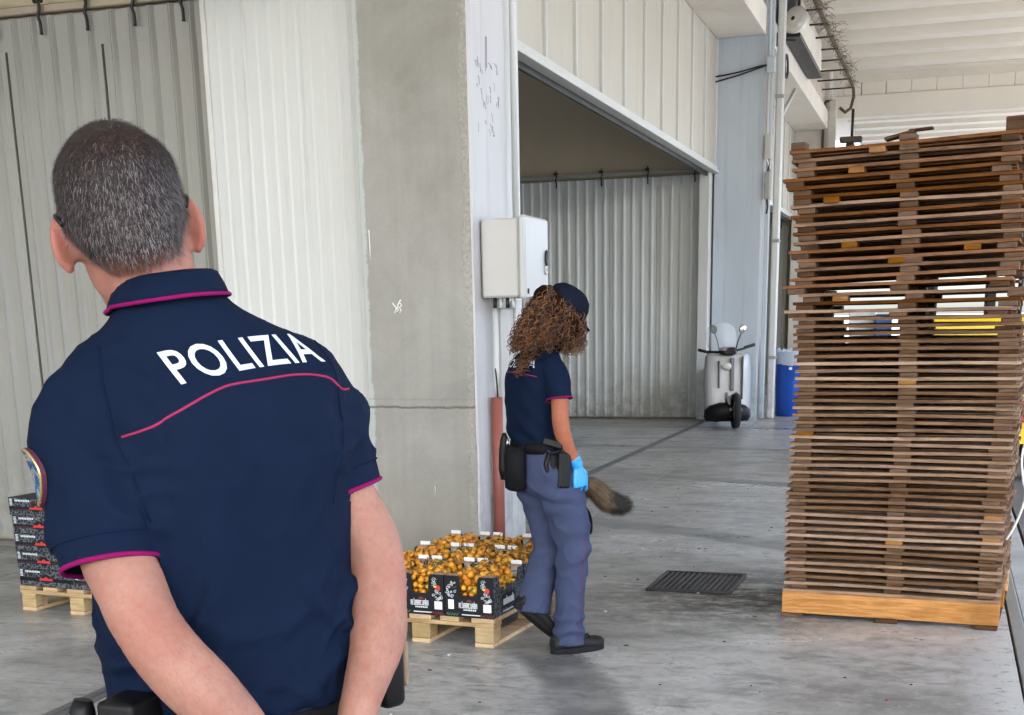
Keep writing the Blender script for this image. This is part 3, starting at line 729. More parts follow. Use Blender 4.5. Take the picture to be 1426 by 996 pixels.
def rrect(x0, x1, z0, z1, r=.008):
    pts = []
    for cx, cz, a0 in ((x1 - r, z1 - r, 0), (x0 + r, z1 - r, 90), (x0 + r, z0 + r, 180), (x1 - r, z0 + r, 270)):
        for k in range(4): a_ = rad(a0 + 30 * k); pts.append((cx + r * cos(a_), cz + r * sin(a_)))
    return pts
def swirl(mb, x, z, r, y, turns=1.4, w=.0016, a0=0.):
    mb.tube([(x + r * (1 - k / 22) * cos(a0 + turns * 2 * pi * k / 20), y, z + r * (1 - k / 22) * sin(a0 + turns * 2 * pi * k / 20)) for k in range(21)], w, 4)
BW, BD, BH, BL = .258, .392, .204, .108
def tomato_crate_parts(t):
    """open card tray: front dips in the middle, tall corners; origin front-right-bottom, extends to -x and +y"""
    w, d = BW, BD
    dip = [(-w, 0), (0, 0), (0, BH), (-.072, BH), (-.080, BH - .012), (-.085, BL + .012), (-.095, BL), (-w + .095, BL), (-w + .085, BL + .012), (-w + .080, BH - .012), (-w + .072, BH), (-w, BH)]
    MB().prism(dip, 0, .004).ob('front_panel', CARD, t); MB().prism(dip, d - .004, d).ob('back_panel', CARD, t)
    side = [(.005, 0), (d - .005, 0), (d - .005, BH - .004), (d - .07, BH - .004), (d - .09, BL + .03), (.09, BL + .03), (.07, BH - .004), (.005, BH - .004)]
    for x0 in (-.004, -w): MB().prism(side, x0, x0 + .004, axis='x').ob('side_panel', DOOD, t)
    MB().box(-w + .005, -.005, .005, d - .005, .002, .006).ob('tray_base', KRAFT, t)
    for xx in (-w + .0045, -.0645): 
        for yy in (.0045, d - .0545): MB().prism([(xx, yy), (xx + .06, yy), (xx + .06, yy + .05), (xx, yy + .05)], BH - .003, BH + .001, axis='z').ob('corner_flap', KRAFT, t)
    # white corner posts at the back
    for xx in (-w + .006, -.066):
        MB().box(xx, xx + .06, d - .012, d - .0045, BL, BH + .020, 0, None, .003).ob('corner_tab', STICK, t)
    y = -.0012
    MB().prism(rrect(-.052, -.010, .030, .070, .002), y, -.0002).ob('sticker', STICK, t)
    MB().prism(rrect(-w + .018, -w + .048, .038, .085, .002), y, -.0002).ob('sticker', STICK, t)
    mb = MB(); x = -w + .075; rr = random.Random(4)     # band of condensed white capitals, far too small to read
    for k in range(11):
        lw = .0068 + rr.random() * .0016; hgt = .026 + (.009 if k in (2, 9) else 0); ty = k % 5
        mb.box(x, x + .0022, y, -.0002, .045, .045 + hgt)
        if ty != 1: mb.box(x + lw - .0022, x + lw, y, -.0002, .045, .071)
        if ty != 2: mb.box(x + .0022, x + lw - .0022, y + .0002, -.0002, .0665, .071)
        if ty in (0, 3, 4): mb.box(x + .0022, x + lw - .0022, y + .0002, -.0002, .056, .060)
        if ty in (1, 2, 4): mb.box(x + .0022, x + lw - .0022, y + .0002, -.0002, .045, .0495)
        x += lw + .0016
    for k in range(7): mb.box(-w + .10 + k * .010, -w + .107 + k * .010, y, -.0002, .033, .041)
    mb.ob('white_lettering', WPR, t)
    MB().box(-w + .09, -.07, y, -.0002, .010, .015).ob('white_stripe', WPR, t)
    MB().prism([(-w / 2 - .018, .076), (-w / 2 + .022, .076), (-w / 2 + .012, .084), (-w / 2 + .002, .091), (-w / 2 - .008, .084)], y, -.0002).ob('crown_emblem', MPR, t)
    mb = MB()
    for k in range(16): mb.ell((-.066 + k * .0042, -.0008, .010 + .006 * sin(k * 1.7)), (.004, .0008, .003), 6, 4)
    mb.ob('red_print', MPR, t)
    mb = MB()
    for k in range(14): mb.ell((-w + .01 + k * .0046, -.0008, .012 + .005 * sin(k * 2.1)), (.004, .0008, .0032), 6, 4)
    mb.ob('green_print', GPR, t)
    mb = MB(); rr = random.Random(9)
    for x0 in (-w + .036, -.036):
        for k in range(13): swirl(mb, x0 + rr.uniform(-.024, .024), rr.uniform(.085 if x0 < -.1 else .078, .182), rr.uniform(.006, .013), -.0006, rr.uniform(.8, 1.8), .0013, rr.random() * 6)
    tag(mb.ob('scroll_print', WPR, t), kind='stuff')
    MB().ell((-.030, -.0010, .137), (.013, .0012, .014), 12, 8).ob('red_pepper_print', RPR, t); MB().ell((-.046, -.0010, .143), (.010, .0012, .006), 10, 6).ob('yellow_pepper_print', YPR, t)
    # side print
    X = .0008
    MB().prism(rrect(.11, .28, .028, .10, .01), .0002, X, axis='x').ob('print_field', CARD, t)
    mb = MB()
    for k in range(11): mb.box(.0008, .0014, .125 + k * .0125, .1345 + k * .0125, .045, .075 + (.012 if k in (3, 9) else 0))
    mb.ob('white_lettering', WPR, t); MB().box(.0002, .0012, .12, .27, .012, .017).ob('white_stripe', WPR, t)
    return t
pA = (-2.005, 5.84, 0); rA = rad(-5)
euro('pine pallet under the crates of orange tomatoes, beside the curly haired officer', pA, rA)
MA = Mx.Translation(pA) @ R2(rA)
crates = []
rowN = ['front', 'middle', 'back']; colN = ['right', 'centre', 'left']
c0 = None
for r_ in range(3):
    for c in range(3):
        p = MA @ V((-c * (BW + .006) - .002, .004 + r_ * (BD + .006), .1455))
        lab = 'black open crate of orange tomatoes at the %s %s of the pallet' % (rowN[r_], colN[c]) if not (r_ == 1 and c == 1) else 'black open crate of orange tomatoes in the middle of the pallet'
        if c0 is None:
            c0 = thing('tomato_crate', lab, 'crate', p, rA, 'open crates of tomatoes'); tomato_crate_parts(c0); crates.append(c0)
        else: crates.append(dup(c0, p, rA + random.uniform(-.006, .006), lab))
# tomatoes
q = NT('orange_tomato'); v = q.coord((1, 1, 1)); oi = q.n('ShaderNodeObjectInfo')
cc = q.ramp(oi.outputs['Random'], [(0, (.62, .20, .012)), (.5, (.74, .33, .022)), (.85, (.66, .34, .03)), (1, (.56, .14, .008))])
cc = q.mix(q.ramp(q.noise(v, 40, 3), [(.45, 0), (.75, .5)]), cc, (.50, .30, .04))
q.out(cc, .28, 0, .5, Subsurface_Weight=.0)
CALYX = simple('green_calyx', (.06, .085, .02), .7)
STEM = simple('green_vine', (.10, .105, .03), .75)
def tomato_mb(mb, c, r, M=None, lo=False):
    M = M or Mx.Identity(4); nu, nv = (9, 6) if lo else (12, 8)
    rings = []
    for i in range(nv + 1):
        t_ = -pi / 2 + .06 + (pi - .12) * i / nv
        rad_ = r * cos(t_); zz = r * .90 * sin(t_) - (.16 * r * math.exp(-(rad_ / (.3 * r)) ** 2) if t_ > 0 else 0)
        rings.append([V(c) + M @ V((rad_ * cos(2 * pi * k / nu), rad_ * sin(2 * pi * k / nu), zz)) for k in range(nu)])
    mb.loft(rings, 0)
    for k in range(5):
        a_ = 2 * pi * k / 5; d1 = V((cos(a_), sin(a_), 0)); s1 = V((-sin(a_), cos(a_), 0))
        mb.add([V(c) + M @ (V((0, 0, .80 * r))), V(c) + M @ (d1 * .35 * r + s1 * .13 * r + V((0, 0, .90 * r))), V(c) + M @ (d1 * .78 * r + V((0, 0, .80 * r))), V(c) + M @ (d1 * .35 * r - s1 * .13 * r + V((0, 0, .90 * r)))], [(0, 3, 2, 1)], 1)
    mb.tube([V(c) + M @ V((0, 0, .78 * r)), V(c) + M @ V((.1 * r, 0, 1.2 * r))], .07 * r, 4, 1)
    return mb
TM = []
for k in range(6): TM.append(tomato_mb(MB(), (0, 0, 0), .0150 + .0012 * k).mesh('tomato', [MATS['orange_tomato'], CALYX]))
def rrot(rs): return Mx.Rotation(rs.uniform(0, 6.3), 4, 'Z') @ Mx.Rotation(rs.uniform(0, 1.5), 4, 'X') @ Mx.Rotation(rs.uniform(0, 6.3), 4, 'Z')
rs = random.Random(33); spots = []
for ci, cr_ in enumerate(crates):
    Mc = Mx.Translation(cr_.location) @ R2(cr_.rotation_euler[2])
    pts = []
    for lay, (zz, tries) in enumerate(((.105, 260), (.135, 320), (.160, 340), (.183, 320), (.202, 200))):
        for _ in range(tries):
            ins = .02 + (.0 if lay < 2 else .008 if lay < 3 else .016 * (lay - 2))
            p = V((rs.uniform(-BW + ins, -ins), rs.uniform(ins, BD - ins - .008), zz + rs.uniform(-.006, .008)))
            if all((p - o).length > .0285 for o in pts): pts.append(p)
    for p in pts: spots.append((Mc @ p, ci, p.z))
camv = V((0, 0, CAMH))
vis = [s for s in spots if s[2] > .125 and s[1] % 3 != 2]
vis.sort(key=lambda s: (s[1] // 3, s[0].y - s[2] * 3))
pick = vis[:300]; ids = set(id(s) for s in pick)
for s in pick:
    o = link('tomato', TM[rs.randrange(6)], None, s[0]); o.rotation_euler = rrot(rs).to_euler(); k_ = rs.uniform(.9, 1.12); o.scale = (k_, k_ * rs.uniform(.92, 1.06), k_ * rs.uniform(.88, 1.1))
    r_, c = divmod(s[1], 3)
    tag(o, 'small orange tomato heaped in the %s crate of the pallet' % ((rowN[r_] + ' ' + colN[c]) if (r_, c) != (1, 1) else 'middle'), 'tomato', 'tomatoes in the %s crate' % (rowN[r_] + ' ' + colN[c]))
mb = MB()
for s in spots:
    if id(s) not in ids: tomato_mb(mb, s[0], rs.uniform(.0150, .0205), rrot(rs), True)
tag(mb.ob('tomatoes', [MATS['orange_tomato'], CALYX]), 'orange tomatoes filling the rest of the black crates', 'tomatoes', None, 'stuff')
mb = MB()
for s in vis:
    if rs.random() < .95:
        p = s[0] + V((rs.uniform(-.012, .012), rs.uniform(-.012, .012), .012)); pts = [p]; d_ = V((rs.uniform(-1, 1), rs.uniform(-1, 1), rs.uniform(-.1, .5))).normalized()
        for j in range(4): d_ = (d_ + V((rs.uniform(-.6, .6), rs.uniform(-.6, .6), rs.uniform(-.6, .3)))).normalized(); p = p + d_ * .013; pts.append(p)
        mb.tube(pts, .0019, 4)
tag(mb.ob('tomato_vines', STEM), 'green vine stalks tangled through the heaped tomatoes', 'vines', None, 'stuff')

# closed black crates at the left
pB = (-4.12, 5.98, 0)
euro('pine pallet under the black closed crates at the left edge', pB, rad(-6), .80, 1.20)
def closed_crate(t):
    w, d, h = .395, .30, .098
    MB().box(-w, 0, 0, d, 0, h, 0, None, .003).ob('crate_body', DOOD, t)
    y = -.0012
    MB().box(-w + .004, -.004, y, -.0002, .030, .050).ob('black_band', CARD, t)
    MB().prism([(-w / 2 + .035 * cos(k * pi / 8), .046 + .026 * sin(k * pi / 8)) for k in range(16)], -.0018, -.0013).ob('round_emblem', CARD, t)
    MB().prism([(-w / 2 - .05, .036), (-w / 2 + .05, .036), (-w / 2 + .042, .050), (-w / 2 + .015, .048), (-w / 2, .060), (-w / 2 - .015, .048), (-w / 2 - .042, .050)], -.0024, -.0019).ob('red_emblem', RPR, t)
    MB().box(-w + .01, -.01, y, -.0002, .034, .037).ob('maroon_stripe', MPR, t)
    mb = MB(); rr = random.Random(2)
    for k in range(5): mb.box(-w + .012 + .0, -w + .030, y - .0002, -.0004, .055 + k * .008, .059 + k * .008)
    for k in range(9): mb.box(-w + .05 + k * .012, -w + .058 + k * .012, y - .0002, -.0004, .078, .088)
    mb.ob('white_lettering', WPR, t)
    MB().box(-w + .002, -.002, .002, d - .002, h, h + .001).ob('kraft_rim', CARD, t)
    return t
MBp = Mx.Translation(pB) @ R2(rad(-6)); c1 = None
for col_ in range(2):
    for dep in range(2):
        for lv in range(5):
            p = MBp @ V((-.004 - col_ * .40 - (.012 if (lv == 4 and col_ == 1) else 0) + random.uniform(-.003, .003), .004 + dep * .31, .1455 + lv * .0995))
            lab = '%s black crate with red emblem, %s %s stack at the left edge' % (('bottom', 'second from bottom', 'middle', 'second from top', 'top')[lv], ('front', 'rear')[dep], ('right', 'left')[col_])
            if c1 is None: c1 = thing('black_crate', lab, 'crate', p, rad(-6), 'closed black crates'); closed_crate(c1)
            else: dup(c1, p, rad(-6) + random.uniform(-.008, .008), lab)
# crates far behind the walking officer
pC = (-5.28, 17.9, 0)
euro('pine pallet with black crates near the back sliding door', pC, rad(3), .8, 1.0)
for lv in range(4):
    t = thing('black_crate', ('bottom', 'second from bottom', 'second from top', 'top')[lv] + ' black crate of the short stack near the back sliding door', 'crate', (pC[0] - .02, pC[1] + .03, .1455 + lv * .16), rad(3 + random.uniform(-1, 1)), 'black crates near the back door')
    MB().box(-.70, 0, 0, .45, 0, .155, 0, None, .006).ob('crate_body', CARD, t); MB().box(-.08, -.025, -.004, -.0005, .095, .125).ob('sticker', STICK, t)
    MB().box(-.66, -.04, .04, .41, .1555, .158).ob('crate_liner', KRAFT, t)

# ---- blue bin
bn = thing('waste_bin', 'blue waste bin with a clear bag over its rim, beside the white drain pipe', 'bin', (-2.24, 21.45, 0))
BLUE = simple('blue_plastic', (.010, .075, .42), .38, 0, .06, 3)
MB().lathe([(.255, 0), (.275, .02), (.28, .5), (.285, .95), (.30, .955), (.30, .985), (.285, .99), (.27, .96), (.25, .03)], 36).ob('bin_body', BLUE, bn)
q = NT('clear_bag'); q.out((.75, .82, .88), .25, 0, .5, Alpha=.55)
rs = random.Random(8); rings = []
for i, (r0, z0) in enumerate(((.303, .80), (.304, .88), (.303, .96), (.300, 1.0), (.275, 1.03), (.262, .98))):
    rings.append([V(((r0 + rs.uniform(0, .012)) * cos(2 * pi * k / 40), (r0 + rs.uniform(0, .012)) * sin(2 * pi * k / 40), z0 + (rs.uniform(-.03, .02) if i in (0, 4) else 0))) for k in range(40)])
MB().loft(rings, 0, False).ob('bin_liner', MATS['clear_bag'], bn)
MB().box(-.05, .0, -.297, -.288, .72, .76, 0, None, .002).ob('sticker', STICK, bn)

# ---- scooter in front of the blue grey column
SGREY = simple('silver_paint', (.40, .41, .42), .35, .2, .05, 3, dirt=((.28, .28, .28), .4)); RUBB = simple('rubber', (.02, .02, .02), .8, 0, .3, 20); CHROME = simple('chrome', (.6, .6, .6), .15, 1)
sc = thing('motor_scooter', 'grey motor scooter with a clear windscreen, parked against the blue grey column', 'scooter', (-2.86, 18.80, 0), rad(17))
def wheel(p, name='wheel'):
    w = MB().lathe([(.155, -.035), (.20, -.05), (.235, -.045), (.25, 0), (.235, .045), (.20, .05), (.155, .035)], 28, 0, Mx.Translation(p) @ Mx.Rotation(pi / 2, 4, 'Y'), False).ob(name, RUBB, sc)
    MB().lathe([(.0, -.03), (.05, -.035), (.16, -.02), (.16, .02), (.05, .035), (.0, .03)], 20, 0, Mx.Translation(p) @ Mx.Rotation(pi / 2, 4, 'Y')).ob('rim', SGREY, w)
wheel((0.10, -.02, .25)); wheel((0, 1.22, .25))
def ringyz(c, a, b, n=16, p=2.6):
    return [V((c[0] + a * math.copysign(abs(cos(t)) ** (2 / p), cos(t)), c[1], c[2] + b * math.copysign(abs(sin(t)) ** (2 / p), sin(t)))) for t in [2 * pi * k / n for k in range(n)]]
# front apron (toward the camera) seen head-on; the front wheel is nearest
ap = [[V((x * wd, y - .05 * (1 - x ** 4), z_)) for x in [-1 + .2 * k for k in range(11)]] + [V((x * wd * .9, y + .05, z_)) for x in [1 - .2 * k for k in range(11)]] for z_, wd, y in ((.20, .30, .16), (.30, .33, .18), (.60, .335, .20), (.80, .33, .21), (.92, .32, .23), (1.0, .31, .25), (1.04, .28, .26))]
MB().loft(ap).ob('front_apron', SGREY, sc)
for x0_, x1_, z0_, z1_ in ((.03, .085, .52, .98), (-.14, -.11, .56, .94), (.20, .215, .40, 1.0)): MB().box(x0_, x1_, .10, .19, z0_, z1_, 0, Mx.Rotation(rad(0), 4, 'X'), .01).ob('panel_slot', simple('slot_shade_%d' % len(MATS), (.16, .165, .17), .5), sc)
fd = [[V((wd * cos(t), y + dy * sin(t), z_)) for t in [2 * pi * k / 16 for k in range(16)]] for z_, wd, dy, y in ((.10, .30, .10, .12), (.16, .335, .14, .12), (.26, .33, .15, .12), (.32, .26, .14, .12), (.36, .12, .10, .12))]
MB().loft(fd).ob('front_mudguard', BLACKP, sc)
MB().loft([ringyz((0, y, z_), a_, b_) for y, z_, a_, b_ in ((.26, .30, .14, .05), (.55, .28, .16, .05), (.66, .40, .17, .14), (.95, .50, .18, .20), (1.25, .55, .16, .18), (1.5, .62, .08, .09))]).ob('scooter_body', SGREY, sc)
MB().loft([ringyz((0, y, z_), a_, b_) for y, z_, a_, b_ in ((.60, .66, .10, .03), (.72, .70, .15, .05), (1.0, .72, .16, .05), (1.35, .78, .14, .05), (1.55, .82, .06, .03))]).ob('seat', BLACKP, sc)
MB().tube([(0, .10, .30), (0, .26, .70), (0, .27, 1.0), (0, .25, 1.06)], .03, 10).ob('steering_column', DARKM, sc)
for s_ in (-1, 1): MB().tube([(.10 + s_ * .07, -.02, .25), (.05 + s_ * .07, .10, .50)], .022, 8).ob('fork_leg', SGREY, sc)
MB().loft([ringyz((0, y, 1.07), a_, b_) for y, a_, b_ in ((.08, .07, .04), (.14, .12, .06), (.24, .13, .06), (.32, .08, .04))]).ob('handlebar_cowl', BLACKP, sc)
MB().tube([(-.36, .36, 1.07), (-.2, .27, 1.06), (0, .24, 1.05), (.2, .27, 1.09), (.38, .34, 1.14)], [.018, .016, .02, .016, .018], 8).ob('handlebar', DARKM, sc)
for s_, zz in ((-1, 1.07), (1, 1.13)): MB().cyl((s_ * .25, .30, zz - .02), (s_ * .40, .36, zz + .02), .022, 10).ob('grip', RUBB, sc)
for s_ in (-1, 1):
    MB().tube([(s_ * .12, .24, 1.10), (s_ * .15, .22, 1.22), (s_ * .19, .22, 1.32)], .008, 6).ob('mirror_stalk', DARKM, sc)
    MB().ell((s_ * .205, .215, 1.37), (.05, .012, .062), 16, 8, 0, Mx.Rotation(s_ * .35, 4, 'Y')).ob('mirror', CHROME if s_ > 0 else DARKM, sc)
q = NT('windscreen_plastic'); q.out((.80, .84, .86), .12, 0, .5, Alpha=.16)
ws = [[V((-.10 + x * wd, .06 + .10 * x * x - (z_ - 1.08) * -.18, z_)) for x in [-1 + .2 * k for k in range(11)]] for z_, wd in ((1.08, .17), (1.18, .21), (1.30, .22), (1.40, .19), (1.46, .10))]
o = MB().loft(ws, 0, False, True, False).ob('windscreen', MATS['windscreen_plastic'], sc); so_ = o.modifiers.new('thick', 'SOLIDIFY'); so_.thickness = .004
MB().ell((0, .125, .86), (.09, .03, .05), 16, 8).ob('headlight', MATS['milky_glass'], sc)
MB().box(-.09, .09, 1.52, 1.525, .45, .57).ob('number_plate', STICK, sc)

# ---- yellow forklift, seen through and beside the stack
YEL = simple('yellow_paint', (.72, .50, .015), .4, 0, .08, 2, dirt=((.40, .28, .03), .5)); REDP = simple('red_paint', (.30, .012, .02), .35)
fk = thing('forklift', 'yellow forklift with black tyres half hidden behind the tall pallet stack', 'forklift', (.42, 13.2, 0), rad(8))
def fwheel(p, r):
    w = MB().lathe([(r * .55, -.09), (r * .92, -.10), (r, -.07), (r, .07), (r * .92, .10), (r * .55, .09)], 28, 0, Mx.Translation(p) @ Mx.Rotation(pi / 2, 4, 'Y'), False).ob('wheel', RUBB, fk)
    MB().lathe([(0, -.05), (r * .3, -.06), (r * .56, -.05), (r * .56, .05), (r * .3, .06), (0, .05)], 20, 0, Mx.Translation(p) @ Mx.Rotation(pi / 2, 4, 'Y')).ob('rim', YEL, w)
for p, r in (((-.52, 0.25, .30), .30), ((.52, .25, .30), .30), ((-.5, 1.75, .27), .27), ((.5, 1.75, .27), .27)): fwheel(p, r)
MB().box(-.56, .56, .55, 1.5, .25, .95, 0, None, .06).ob('chassis', YEL, fk)
MB().loft([[V((x * .6, y, z_)) for x, z_ in ((-1, .35), (1, .35), (1, 1.0), (.8, 1.12), (-.8, 1.12), (-1, 1.0))] for y in (-.15, 0., .5, .62)], 0, True, False).ob('counterweight', YEL, fk)
MB().box(-.5, .5, -.17, -.151, .55, .75, 0, None, .008).ob('red_stripe', REDP, fk)
MB().box(-.62, .62, -.05, .5, 1.28, 1.50, 0, None, .04).ob('engine_cover', YEL, fk)
MB().box(-.5, .5, .0, .45, 1.12, 1.28, 0, None, .02).ob('vent_grille', BLACKP, fk)
for s_ in (-1, 1):
    MB().tube([(s_ * .5, .4, 1.5), (s_ * .46, .6, 2.1)], .028, 6).ob('guard_post', BLACKP, fk); MB().tube([(s_ * .5, 1.5, .95), (s_ * .46, 1.25, 2.1)], .028, 6).ob('guard_post', BLACKP, fk)
MB().box(-.5, .5, .55, 1.35, 2.1, 2.15, 0, None, .02).ob('guard_roof', BLACKP, fk)
MB().box(-.25, .25, .6, 1.0, .95, 1.05, 0, None, .04).ob('seat', BLACKP, fk); MB().box(-.25, .25, .56, .64, 1.05, 1.45, 0, None, .03).ob('seat_back', BLACKP, fk)
for s_ in (-1, 1):
    MB().box(s_ * .3 - .05, s_ * .3 + .05, 1.95, 2.07, .06, 2.3, 0, None, .01).ob('mast_rail', BLACKP, fk); MB().box(s_ * .3 - .06, s_ * .3 + .06, 2.12, 3.0, .05, .09, 0, None, .01).ob('fork', DARKM, fk)
MB().box(-.45, .45, 2.08, 2.12, .1, .5, 0, None, .01).ob('fork_carriage', BLACKP, fk)
for k in range(3): MB().tube([(.3, -.16, .62 + .06 * k), (.42, -.2, .5 + .05 * k), (.55, -.16, .42 + .04 * k)], .012, 6).ob('hose', CHROME if k == 1 else DARKM, fk)
# far boxes in the gallery behind the stack
for lb, x0, x1, z0, z1, yy, col_ in (('white van like box far behind the pallet stack', -2.0, -1.45, .0, 1.62, 30.0, (.75, .76, .78)), ('blue crate far behind the pallet stack', -1.43, -1.1, .0, 1.55, 29.6, (.03, .10, .35)), ('dark red crate far behind the pallet stack', -.9, -.55, 0, 1.85, 29.4, (.22, .015, .02))):
    t = thing('stacked_box', lb.replace('van like box', 'carton'), 'box', (x0, yy, 0))
    m_ = simple('box_col_%d' % len(MATS), col_, .5)
    n_ = 3; hh = (z1 - z0) / n_
    for k in range(n_): MB().box(0, x1 - x0, 0, .6, k * hh, (k + 1) * hh - .015, 0, None, .02).ob('carton', m_, t)

# ================================================================ PEOPLE AND DOG
def smoothstep(a, b, x):
    t = max(0., min(1., (x - a) / (b - a))); return t * t * (3 - 2 * t)
def solidify(mb, voxel, sm=6, factor=.5):
    """fuse overlapping closed shapes into one continuous skin"""
    o = link('fused_shape', mb.mesh('fused_shape', []))
    r = o.modifiers.new('r', 'REMESH'); r.mode = 'VOXEL'; r.voxel_size = voxel; r.use_smooth_shade = True
    if sm: s = o.modifiers.new('s', 'SMOOTH'); s.iterations = sm; s.factor = factor
    bpy.context.view_layer.update()
    me = bpy.data.meshes.new_from_object(o.evaluated_get(bpy.context.evaluated_depsgraph_get()))
    bpy.data.objects.remove(o); me.materials.clear()
    return me
def ering(c, a, b, n=28, p=2.0, ax=V((1, 0, 0)), ay=V((0, 1, 0))):
    c = V(c); out = []
    for k in range(n):
        t = 2 * pi * k / n; cx = math.copysign(abs(cos(t)) ** (2 / p), cos(t)); cy = math.copysign(abs(sin(t)) ** (2 / p), sin(t))
        out.append(c + ax * (a * cx) + ay * (b * cy))
    return out
def interp(rows, k=5):
    """catmull through rows of numbers"""
    out = []
    for i in range(len(rows) - 1):
        p0, p1, p2, p3 = rows[max(0, i - 1)], rows[i], rows[i + 1], rows[min(len(rows) - 1, i + 2)]
        for j in range(k):
            t = j / k
            out.append([.5 * (2 * b + (c - a) * t + (2 * a - 5 * b + 4 * c - d) * t * t + (3 * b - a - 3 * c + d) * t ** 3) for a, b, c, d in zip(p0, p1, p2, p3)])
    out.append(list(rows[-1])); return out
def limb(mb, rows, n=20, k=5, flat=1.0):
    """rows: x, y, z, radius ; smooth tapering limb"""
    R = interp(rows, k); mb.tube([r[:3] for r in R], [r[3] for r in R], n)
def stack_rings(mb, rows, k=4, n=36):
    """rows: z, cx, cy, a, b, p"""
    mb.loft([ering((r[1], r[2], r[0]), r[3], r[4], n, r[5]) for r in interp(rows, k)])
def hand(mb, M, side=1, curl=.35, s=1.0):
    """wrist at origin, fingers along -z, thumb on +x*side, back of the hand facing +y"""
    def T(p): return M @ V((p[0] * side * s, p[1] * s, p[2] * s))
    rr = []
    for z, a, b, x in ((.02, .027, .019, 0), (-.01, .028, .018, 0), (-.035, .036, .017, .001), (-.065, .042, .015, 0), (-.088, .041, .013, -.001), (-.097, .036, .010, -.001)):
        rr.append([T((x + a * cos(t), b * sin(t), z)) for t in [2 * pi * k / 18 for k in range(18)]])
    if side < 0: rr = [r[::-1] for r in rr]
    mb.loft(rr)
    for i, (x, L, r) in enumerate(((.031, .070, .0088), (.0105, .079, .0090), (-.0105, .073, .0086), (-.030, .057, .0076))):
        p = V((x * .95, 0, -.080)); a = .10 + .08 * i; pts = [T(p)]; rad_ = [r * s * 1.05]
        sp = (x * 1.4)
        for j, f in enumerate((.20, .28, .22, .16, .14)):
            a += curl * (1, 1.1, 1.0, .7, .5)[j] * (1 + .12 * i)
            p = p + V((sp * .12, -sin(a) * L * f * 1.15, -cos(a) * L * f * 1.15)); pts.append(T(p)); rad_.append(r * s * (1.0, 1.02, .95, .88, .62)[j])
        mb.tube(pts, rad_, 10)
    pts = [T(p) for p in ((.020, -.004, -.018), (.040, -.010, -.040), (.050, -.020, -.064), (.052, -.030, -.086), (.051, -.037, -.098))]
    mb.tube(pts, [.013 * s, .0125 * s, .0105 * s, .0095 * s, .006 * s], 10)
def head_shapes(mb, M, s=1.0, ear=1.0):
    def E(c, r, R=None): mb.ell(M @ V(c), [x * s for x in r], 24, 16, 0, (M.to_3x3() if R is None else M.to_3x3() @ R.to_3x3()).to_4x4())
    E((0, -.010, .018), (.0800, .0985, .0965)); E((0, -.024, .040), (.0775, .088, .064)); E((0, -.046, -.012), (.069, .060, .070)); E((0, .028, -.042), (.063, .070, .085))
    E((0, .045, -.092), (.050, .050, .032)); E((0, .085, -.108), (.022, .016, .016)); E((0, .07, .045), (.06, .03, .045))
    E((0, .100, -.030), (.011, .018, .026)); E((0, .112, -.045), (.014, .014, .011)); E((0, .094, -.078), (.024, .010, .006)); E((0, .093, -.087), (.021, .010, .007))
    for sd_ in (-1, 1):
        E((sd_ * .031, .083, .005), (.015, .012, .011)); E((sd_ * .032, .090, .024), (.024, .008, .006)); E((sd_ * .045, .065, -.03), (.022, .022, .02))
        Re = Mx.Rotation(sd_ * rad(44), 4, 'Z') @ Mx.Rotation(rad(-10), 4, 'X')       # ear: shell, rim, lobe
        c = V((sd_ * .0765, -.004, -.020)); k = ear
        E(c, (.0045, .017 * k, .029 * k), Re)
        pts = [M @ (c + Re.to_3x3() @ V((sd_ * .004, .019 * k * cos(t), .0315 * k * sin(t) - .001))) for t in [rad(a_) for a_ in range(-20, 251, 18)]]
        mb.tube(pts, [.0056 * s] * len(pts), 8)
        E(c + Re.to_3x3() @ V((sd_ * .002, -.001, -.030 * k)), (.0055, .0095, .011), Re); E(V((sd_ * .068, .006, -.022)), (.014, .016, .025))
def displace(me, fn):
    nr = [v.normal.copy() for v in me.vertices]
    for v, n in zip(me.vertices, nr): v.co = v.co + n * fn(v.co, n)
    me.update()
def attr(me, name, fn):
    a = me.color_attributes.new(name, 'FLOAT_COLOR', 'POINT'); buf = []
    for v in me.vertices: buf += list(fn(v.co)) + [1.0]
    a.data.foreach_set('color', buf)
def cull(me, test):
    bm = bmesh.new(); bm.from_mesh(me)
    bmesh.ops.delete(bm, geom=[f for f in bm.faces if test(f.calc_center_median(), f.normal)], context='FACES')
    bm.to_mesh(me); bm.free(); me.update()
def bvh(me): return BVHTree.FromPolygons([v.co.copy() for v in me.vertices], [tuple(p.vertices) for p in me.polygons])
def smooth_on(me):
    me.polygons.foreach_set('use_smooth', [True] * len(me.polygons)); me.update(); return me

